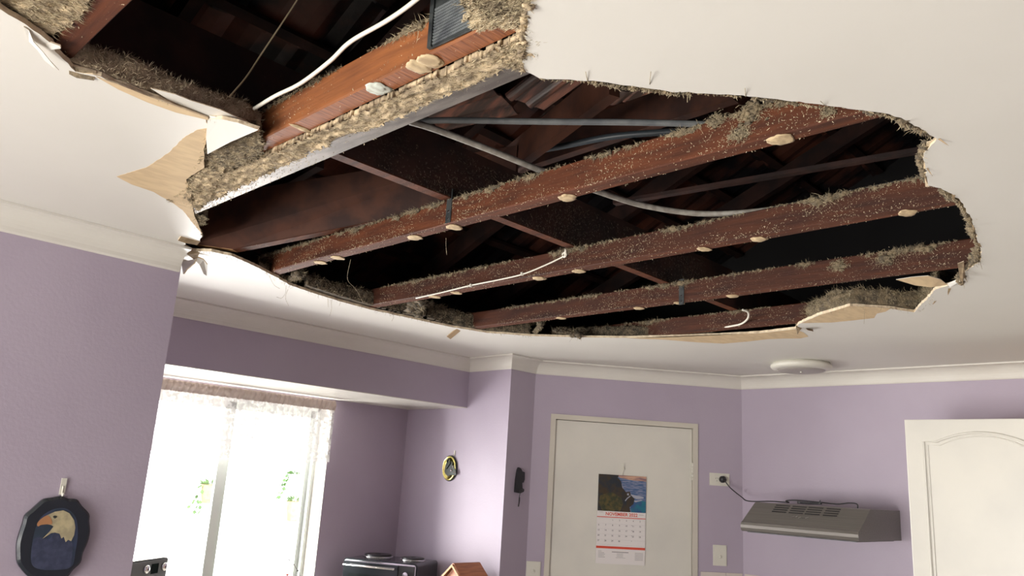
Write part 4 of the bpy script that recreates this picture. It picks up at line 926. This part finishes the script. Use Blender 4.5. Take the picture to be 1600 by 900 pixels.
# --- calendar on the door
c0, c1_, c2_ = DG(936, 741, .0), DG(1010, 744.5, .0), DG(932.5, 880, .0)
ct0, ct1 = dt_of(c0)-.002, dt_of(c1_); zt_, zb_ = (c0.z+c1_.z)/2, DG(970, 882).z; CW, CH = ct1-ct0, zt_-zb_; OFF = -.004
t = thing('calendar', 'wall calendar for November 2022 with a coastal cliff photo, hanging on the door', 'calendar', DT((ct0+ct1)/2, zb_, OFF))
def cq(mb, m_, u0, u1, v0, v1, off): mb.use(m_); dbox(mb, ct0+u0*CW, ct0+u1*CW, zt_-v1*CH, zt_-v0*CH, off, off+.0004)
def cpoly(mb, m_, pts, off): mb.use(m_); mb.prism([DT(ct0+u*CW, zt_-v*CH, off) for u, v in pts], NN*.0004)
def ctext(mb, m_, s, size, u, v, off, bold=0):
    mb.use(m_); vs, fs = textverts(s, size, bold); mb.add([DT(ct0+u*CW+p.x, zt_-v*CH+p.y, off) for p in vs], fs)
mb = MB('paper'); dbox(mb, ct0, ct1, zt_-.425*CH, zt_, OFF, OFF+.003)
PV = .415
cq(mb, 'sea', 0.0, 1, .0, PV, OFF+.003)
cpoly(mb, 'sunset', [(.38, 0), (1, 0), (1, .055), (.7, .05), (.45, .03)], OFF+.0034)
cpoly(mb, 'sea_teal', [(.74, .30), (.86, .27), (1, .29), (1, PV), (.7, PV), (.68, .36)], OFF+.0036)
cpoly(mb, 'foam', [(.60, .20), (.72, .215), (.95, .235), (.95, .25), (.8, .26), (.7, .24)], OFF+.0038)
cpoly(mb, 'foam', [(.47, .085), (.51, .13), (.53, .17), (.50, .15)], OFF+.0039)
cpoly(mb, 'foam', [(.74, .285), (.9, .27), (.93, .275), (.78, .30)], OFF+.0039)
cpoly(mb, 'cliff', [(0, 0), (.42, 0), (.40, .03), (.47, .07), (.50, .14), (.58, .19), (.66, .18), (.68, .22), (.76, .26), (.74, .32), (.66, .36), (.68, PV), (0, PV)], OFF+.0041)
cpoly(mb, 'cliff_green', [(.05, .24), (.3, .2), (.48, .26), (.52, .33), (.46, PV), (.1, PV), (.02, .32)], OFF+.0046)
cpoly(mb, 'foam', [(.56, .285), (.60, .255), (.67, .225), (.675, .235), (.61, .265), (.57, .295)], OFF+.005)
cpoly(mb, 'foam', [(.60, .205), (.635, .20), (.64, .225), (.605, .225)], OFF+.005)
mb.build('photo_page', t)
mb = MB('paper'); dbox(mb, ct0-.002, ct1, zb_, zt_-.415*CH, OFF, OFF+.002)
o2 = OFF+.0021
cq(mb, 'ink_red', -.005, 1, .478, .487, o2); cq(mb, 'ink_red', -.005, 1, .806, .832, o2)
ctext(mb, 'ink_red', 'NOVEMBER 2022', .0255, .50, .448, o2+.0004, .0006)
for i in range(3): cq(mb, 'ink_grey', .03+0*i, .12, .428+.006*i, .430+.006*i, o2) if i == 0 else None
cq(mb, 'ink_grey', .86, .96, .440, .4425, o2)
for r_ in range(5):
    for c_ in range(7):
        dnum = r_*7+c_-1
        if 1 <= dnum <= 30: ctext(mb, 'ink_grey', str(dnum), .0115, .035+c_*.142, .515+r_*.058, o2+.0004, .0002)
        if c_ == 5 and r_ in (1, 2, 3, 4): cq(mb, 'ink_grey', .71, .725, .505+r_*.058, .509+r_*.058, o2)
for r_ in range(6): cq(mb, 'ink_grey', .01, .99, .4995+r_*.058, .5000+r_*.058, o2)
for i, (u0, u1) in enumerate([(.04, .11)]+[(.04, .18)]*4): cq(mb, 'ink_grey', u0, u1-(.02 if i % 2 else 0), .862+i*.016, .865+i*.016, o2)
cq(mb, 'ink_grey', .32, .66, .864, .870, o2)
for i in range(5): cq(mb, 'ink_grey', .42-(.02 if i == 4 else 0), .55+(.05 if i == 4 else 0), .880+i*.012, .882+i*.012, o2)
for i in range(7): cq(mb, 'ink_grey', .79, .96, .866+i*.013, .8685+i*.013, o2)
mb.build('date_page', t)
hx = dt_of(DG(974, 740)); hz0 = DG(974, 727).z
MB('cable').tube([DT((ct0+ct1)/2, zt_, OFF+.002), DT(hx, hz0-.01, .004)], .0012, 6).build('hanging_loop', t)
hp = DG(974.5, 729, -.008); hook(hp, NN, D, 'clear plastic hook on the door holding up the calendar', .75)
# --- round ceiling light
lc = (PZ(1204, 572, 2.38)+PZ(1300, 575, 2.38))/2; lc.z = 2.4; lr = (PZ(1204, 572, 2.38)-PZ(1300, 575, 2.38)).length/2
t = thing('ceiling_light', 'flat round white ceiling light near the right-hand cornice', 'ceiling light', lc)
mb = MB('white_plastic'); mb.smooth = True; mb.lathe([(lr*.93, .001), (lr*.95, .008), (lr, .012), (lr, .022), (lr*.97, .030), (lr*.80, .040), (lr*.78, .038), (.01, .038)], lc, (0, 0, -1), 56); mb.build('base_ring', t)
MT['diffuser'] = mat('frosted_diffuser', (.36, .33, .29), .35)
mb = MB('diffuser'); mb.smooth = True; mb.lathe([(lr*.78, .038), (lr*.74, .042), (lr*.4, .045), (.004, .046)], lc, (0, 0, -1), 56); mb.build('diffuser', t)
mb = MB('white_plastic'); mb.lathe([(.007, .044), (.006, .049), (.001, .050)], lc, (0, 0, -1), 16); mb.build('centre_screw', t)
# --- white panelled cupboard at the right
CX = 3.83; CY1, CY0 = 1.233, .637; CT = 2.076
t = thing('pantry_cupboard', 'tall white cupboard with arched panel doors at the right edge', 'cupboard', (4.12, .64, 0))
mb = MB('white_paint'); mb.box((CX+.021, -.2, .1), (WX-.005, CY1-.002, CT-.012)).box((CX+.05, -.2, 0), (WX-.01, CY1-.02, .1)); mb.build('carcass', t)
mb = MB('tan'); mb.box((CX+.03, -.2, CT-.0115), (WX-.02, CY1-.03, CT+.002)); mb.build('top_board', t)
def arch_path(y1, y0, zb):
    yc = (y0+y1)/2; a = .075
    z_s, z_p = PX(1441, 690, CX).z, PX(1529, 676, CX).z
    L_, R__ = y1-a, y0+a; pts = [(L_, zb), (L_, z_s), (L_-.055, z_s)]
    for i in range(1, 16):
        u = i/16; pts.append(((L_-.055)*(1-u)+(R__+.055)*u, z_s+(z_p-z_s)*math.sin(u*math.pi)**.85))
    pts += [(R__+.055, z_s), (R__, z_s), (R__, zb), (L_, zb)]; return pts
for (y1, y0) in ((CY1, CY0+.002), (CY0-.002, .04)):
    mb = MB('white_paint'); b_ = .004
    pr = [(CX+.020, 0), (CX+b_, 0), (CX, b_), ]
    mb.hexa([(CX+.02, y0, .12), (CX+.02, y1, .12), (CX+.0015, y1, .12), (CX+.0015, y0, .12), (CX+.02, y0, CT), (CX+.02, y1, CT), (CX+.0015, y1, CT), (CX+.0015, y0, CT)])
    mb.hexa([(CX+.0015, y0, .12), (CX+.0015, y1, .12), (CX, y1-.003, .123), (CX, y0+.003, .123), (CX+.0015, y0, CT), (CX+.0015, y1, CT), (CX, y1-.003, CT-.003), (CX, y0+.003, CT-.003)])
    dr_ = mb.build('door', t)
    pth = arch_path(y1, y0, .3)
    mb = MB('white_paint'); mb.tube([(CX-.0005, a, b) for a, b in pth], .0055, 10); 
    yc = (y1+y0)/2; mb.tube([(CX+.001, yc+(a-yc)*.93, b-.014 if b > 1 else b+.014) for a, b in pth], .004, 8); mb.build('panel_moulding', dr_)
# --- tiles below the sockets
ZT = PX(1190, 900, WX).z
mb = MB('tile'); tt = dt_of(DG(1094, 890))+.002
t_ = tt
while t_ < L-.012: e_ = min(t_+.148, L-.008); dbox(mb, t_, e_, ZT-.2, ZT, .0005, .007); t_ = e_+.002
y = RY-.012
while y > 1.25: y1 = max(y-.148, 1.236); mb.box((WX-.007, y1, ZT-.2), (WX-.0005, y, ZT)); y = y1-.002
struct(mb.build('trim_5'))
# ------------------------------------------------------------------ THINGS IN THE ALCOVE
# lace valance
def valance():
    cy = WY-.045; xr = PY(523, 640, cy).x-.004; xl = WAX+.03; zt2 = SOF-.012; zb2 = PY(515, 724, cy).z
    t = thing('lace_curtain', 'gathered white lace valance across the top of the kitchen window', 'curtain', ((xl+xr)/2, cy, zb2))
    mb = MB('lace'); mb.smooth = True; nx, nz = 420, 14; vs = []
    for i in range(nx+1):
        x = xl+(xr-xl)*i/nx
        for j in range(nz+1):
            v = j/nz; z = zt2-.05+(zb2-(zt2-.05))*v
            ph = x*78+2.2*noise.noise(Vector((x*6, 0, 0)))*3
            y = cy+math.sin(ph)*.013*(.5+.6*v)+noise.noise(Vector((x*30, v*2, 1)))*.006
            if j == nz: z += .008*math.sin(x*120)
            vs.append((x, y, z))
    mb.add(vs, [(i*(nz+1)+j, (i+1)*(nz+1)+j, (i+1)*(nz+1)+j+1, i*(nz+1)+j+1) for i in range(nx) for j in range(nz)])
    mb.build('lace_cloth', t)
    mb = MB('lace_head'); mb.smooth = True; vs = []; nz = 8
    for i in range(nx+1):
        x = xl+(xr-xl)*i/nx
        for j in range(nz+1):
            v = j/nz; z = zt2-.055*v; bulge = math.sin(v*math.pi)*.008
            y = cy-.012-bulge+math.sin(x*210+v*3)*.0035+noise.noise(Vector((x*60, v*3, 4)))*.006
            vs.append((x, y, z+noise.noise(Vector((x*50, 2, v*2)))*.003))
    mb.add(vs, [(i*(nz+1)+j, (i+1)*(nz+1)+j, (i+1)*(nz+1)+j+1, i*(nz+1)+j+1) for i in range(nx) for j in range(nz)])
    mb.build('gathered_heading', t)
    MB('white_plastic').tube([(xl-.01, cy+.002, zt2-.027), (xr+.004, cy+.002, zt2-.027)], .006, 10).build('curtain_rod', t)
valance()
# toaster oven with hotplates
ZO = 1.235
A_, B_, C_ = PZ(537, 871, ZO), PZ(652, 882, ZO), PZ(692, 876, ZO)
ux = (B_-A_).normalized(); uy = Vector((-ux.y, ux.x, 0)); Wd = (B_-A_).length; Dp = .30
def ov(a, b, z): return A_+ux*a+uy*b+Vector((0, 0, z-ZO))
t = thing('toaster_oven', 'black toaster oven with two hotplates on the bench in the alcove', 'toaster oven', ov(Wd/2, Dp/2, .9))
mb = MB('black_gloss')
def rbox(mb, a0, a1, b0, b1, z0, z1, r=.012):
    pr = [(a0, z0), (a1, z0)]+[(a1-r+r*math.cos(q*math.pi/8), z1-r+r*math.sin(q*math.pi/8)) for q in range(5)]+[(a0+r-r*math.sin(q*math.pi/8), z1-r+r*math.cos(q*math.pi/8)) for q in range(5)]
    return mb.prism([ov(a, b0, z) for a, z in pr], uy*(b1-b0))
rbox(mb, 0, Wd, .008, Dp, .915, ZO, .016); mb.build('oven_body', t)
for a in (.03, Wd-.03):
    for b in (.04, Dp-.04): MB('black_plastic').lathe([(.012, 0), (.014, .016)], ov(a, b, .9), (0, 0, 1), 12).build('foot', t)
dw = Wd*.76
dr_ = rbox(MB('chrome'), .006, Wd-.006, -.001, .008, .925, ZO-.006, .014).build('chrome_surround', t)
mb = rbox(MB('black_gloss'), .012, dw, -.012, -.001, .94, ZO-.014, .006); dd_ = mb.build('oven_door', t)
rbox(MB('glass_dark'), .045, dw-.045, -.0135, -.012, .98, ZO-.075, .004).build('door_glass', dd_)
mb = MB('chrome'); mb.tube([ov(.02, -.035, ZO-.032), ov(dw-.01, -.035, ZO-.032)], .006, 10); mb.tube([ov(.03, -.035, ZO-.032), ov(.03, -.012, ZO-.032)], .004, 8); mb.tube([ov(dw-.02, -.035, ZO-.032), ov(dw-.02, -.012, ZO-.032)], .004, 8); mb.build('door_handle', dd_)
mb = rbox(MB('black_plastic'), dw+.004, Wd-.012, -.006, -.001, .94, ZO-.014, .004); mb.build('control_panel', t)
for i in range(3):
    mb = MB('chrome'); mb.lathe([(.018, 0), (.016, .016), (.001, .017)], ov((dw+Wd)/2-.004, -.006, ZO-.06-i*.08), -uy, 20); mb.build('knob', t)
for (qx, qy, r) in ((594, 866.5, .082), (645.5, 872.5, .066)):
    cpt = PZ(qx, qy, ZO+.008); r = min(r, .08); c = Vector((cpt.x, cpt.y, ZO))
    a = min(max((c-A_).dot(ux), r+.01), Wd-r-.01); b = min(max((c-A_).dot(uy), r+.02), Dp-r-.005); c = ov(a, b, ZO)
    mb = MB('chrome'); mb.smooth = True; mb.lathe([(r+.008, 0), (r+.007, .004), (r, .005), (r*.98, .003)], c, (0, 0, 1), 36); hp_ = mb.build('hotplate', t)
    mb = MB('black_plastic'); mb.lathe([(r*.97, .002), (r*.97, .012), (r*.9, .014), (r*.25, .014), (r*.2, .011), (.001, .011)], c, (0, 0, 1), 36); mb.build('hotplate_disc', hp_)
# small timber house-shaped box
ZH = 1.262
r0, r1 = PZ(708, 882.5, ZH), PZ(749, 881, ZH); rd = (r1-r0).normalized(); rs = Vector((-rd.y, rd.x, 0))
if rs.y > 0: rs = -rs
RL = max((r1-r0).length, .12)
t = thing('wooden_house_box', 'small reddish timber house with pitched roof beside the toaster oven', 'ornament', Vector((r0.x, r0.y, .9))+rd*RL/2)
hw, hh = .085, .075
def hp3(l, s, z): return r0+rd*l+rs*s+Vector((0, 0, z-ZH))
mb = MB('wood_box'); mb.prism([hp3(.012, -hw*.82, .9), hp3(.012, hw*.82, .9), hp3(.012, hw*.82, ZH-hh), hp3(.012, 0, ZH-.008), hp3(.012, -hw*.82, ZH-hh)], rd*(RL-.024)); mb.build('house_body', t)
for s_ in (-1, 1):
    mb = MB('wood_box'); up_ = Vector((0, 0, 1))
    for r_ in range(3):
        f0, f1 = r_/3, (r_+1.06)/3
        a, b = hp3(0, s_*hw*f0, ZH-hh*f0+.004-.003*0), hp3(0, s_*hw*min(f1, 1.02), ZH-hh*min(f1, 1.02)+.002)
        nrm = (b-a).cross(rd).normalized(); nrm = nrm if nrm.z > 0 else -nrm
        a2, b2 = a, b+nrm*.003
        mb.add([a2, b2, b2+rd*RL, a2+rd*RL, a2+nrm*.006, b2+nrm*.005, b2+rd*RL+nrm*.005, a2+rd*RL+nrm*.006], [(0, 1, 2, 3), (7, 6, 5, 4), (0, 4, 5, 1), (1, 5, 6, 2), (2, 6, 7, 3), (3, 7, 4, 0)])
    mb.build('roof_slope', t)
    mb = MB('wood_pale'); a, b = hp3(-.006, 0, ZH-.010), hp3(-.006, s_*hw, ZH-hh-.006); mb.bar(a, b, rd, (0, 0, 1), .006, .013); mb.build('barge_board', t)
# radio at the left end of the bench
zr = 1.27; ra, rb = PZ(188, 881.5, zr), PZ(262, 871, zr); dx = (rb-ra).normalized(); ra = rb-dx*.30; dn = Vector((dx.y, -dx.x, 0))
if dn.y > 0: dn = -dn
t = thing('radio', 'grey radio with a small screen and silver knobs beside the window', 'radio', (ra+rb)/2-dn*.09+Vector((0, 0, .9-zr)))
def rp(a, b, z): return rb-dx*a-dn*b+Vector((0, 0, z-zr))
mb = MB('strap'); mb.prism([rp(0, 0, .901), rp(.3, 0, .901), rp(.3, 0, zr), rp(0, 0, zr)], -dn*.18); mb.build('radio_body', t)
MT['radio_face'] = mat('radio_face', (.16, .165, .17), .4, .3)
mb = MB('radio_face'); mb.prism([rp(.003, -.001, .91), rp(.297, -.001, .91), rp(.297, -.001, zr-.003), rp(.003, -.001, zr-.003)], dn*.004); mb.build('front_panel', t)
mb = MB('glass_dark'); mb.prism([rp(.072, -.006, zr-.06), rp(.125, -.006, zr-.06), rp(.125, -.006, zr-.018), rp(.072, -.006, zr-.018)], dn*.001); mb.build('screen', t)
for a in (.032, .165):
    mb = MB('chrome'); mb.smooth = True; mb.lathe([(.019, .004), (.017, .016), (.013, .018), (.001, .0185)], rp(a, 0, zr-.036), dn, 24); mb.build('knob', t)
mb = MB('white_plastic'); mb.prism([rp(.0, .002, zr+.001), rp(.3, .002, zr+.001), rp(.3, .178, zr+.001), rp(.0, .178, zr+.001)], (0, 0, .003)); mb.build('top_sheet', t)
# twig in a slim vase
vb = PY(474, 900, WY-.10); vz = .9
t = thing('budding_twig', 'thin dark budding twig in front of the right window pane', 'twig', (vb.x, WY-.10, vz))
mb = MB('outside_white'); mb.smooth = True; mb.lathe([(.025, .001), (.032, .05), (.022, .10), (.014, .14), (.017, .16)], (vb.x, WY-.10, vz), (0, 0, 1), 24); mb.build('vase', t)
yv = WY-.10; tp = [Vector((vb.x, yv, 1.04)), PY(468, 896, yv), PY(464, 890, yv), PY(459, 882, yv), PY(452, 875, yv), PY(440, 868, yv)]
mb = MB('joist_dark'); mb.tube(smoothpath(tp, 5), .0013, 6)
mb.tube(smoothpath([Vector((vb.x, yv, 1.04)), PY(482, 900, yv), PY(486, 890, yv)], 4), .0012, 6)
for q in ((464.5, 892), (452, 875), (459, 882)): mb.blob(PY(*q, yv), .0036, 1, .3)
mb.build('stem', t)
mb = MB('ink_red'); mb.tube(smoothpath([Vector((vb.x, yv, 1.05)), PY(450, 900, yv), PY(440, 899, yv)], 4), .002, 6); mb.blob(PY(449, 898, yv), .006, 2, .4, 2, (1.5, 1, .6)); mb.build('red_petal', t)
# ------------------------------------------------------------------ OUTSIDE THE WINDOW
def basket(px, py, r, h, y, label, pot, trail=0):
    c = PY(px, py, y); t = thing('hanging_basket', label, 'hanging basket', c, 'baskets hanging outside the window')
    mb = MB(pot); mb.smooth = True; mb.lathe([(r*.7, -h), (r*.9, -h*.5), (r, -.01), (r*1.06, 0), (r*.95, -.004), (r*.5, -.02), (.001, -.02)], c, (0, 0, 1), 24); mb.build('pot', t)
    mb = MB('leaf')
    for _ in range(60):
        d = RND(); d.z = abs(d.z); p = c+Vector((d.x*r*.6, d.y*r*.6, 0)); q = p+d*r*random.uniform(.5, 1.0); s = RND()*r*.14
        mb.add([p, p.lerp(q, .5)+s, q, p.lerp(q, .5)-s], [(0, 1, 2, 3)])
    for _ in range(trail):
        a = random.uniform(2.6, 3.8); p = c+Vector((math.cos(a)*r, math.sin(a)*r*.4, 0))
        for k in range(6):
            q = p+Vector((random.gauss(-.01, .01), random.gauss(0, .01), -.035)); s = RND()*.016; mb.add([p, p.lerp(q, .5)+s, q, p.lerp(q, .5)-s], [(0, 1, 2, 3)]); p = q
    mb.build('plant', t)
    mb = MB('alu'); top = Vector((c.x, c.y, 2.75))
    for a in (0, 2.1, 4.2): mb.tube([c+Vector((math.cos(a)*r, math.sin(a)*r, 0)), c+Vector((0, 0, .38))], .002, 5)
    mb.tube([c+Vector((0, 0, .38)), top], .002, 5); mb.build('hanger', t)
YO = 5.6
basket(461, 783, .062, .15, YO, 'tan hanging basket of green leaves beside the right window frame', 'terracotta')
basket(459, 741, .055, .06, YO+.5, 'white hanging pot with a trailing plant, above the tan basket', 'outside_white', 6)
basket(329, 757, .062, .13, YO, 'tan hanging basket beside the middle window upright', 'terracotta', 3)
t = thing('veranda_post', 'white veranda post and rail outside the right window pane', 'post', (PY(487, 850, 6.4).x, 6.4, -.2))
px_ = PY(487, 850, 6.4).x; MB('alu').box((px_-.05, 6.35, -.2), (px_+.05, 6.45, 2.85)).build('post', t)
MB('alu').box((px_-.7, 6.37, PY(470, 868, 6.4).z-.04), (px_-.05, 6.43, PY(470, 868, 6.4).z+.02)).build('rail', t)
struct(MB('outside_white').box((-3, 4.3, 2.75), (6, 6.5, 2.8)).build('trim_6'))
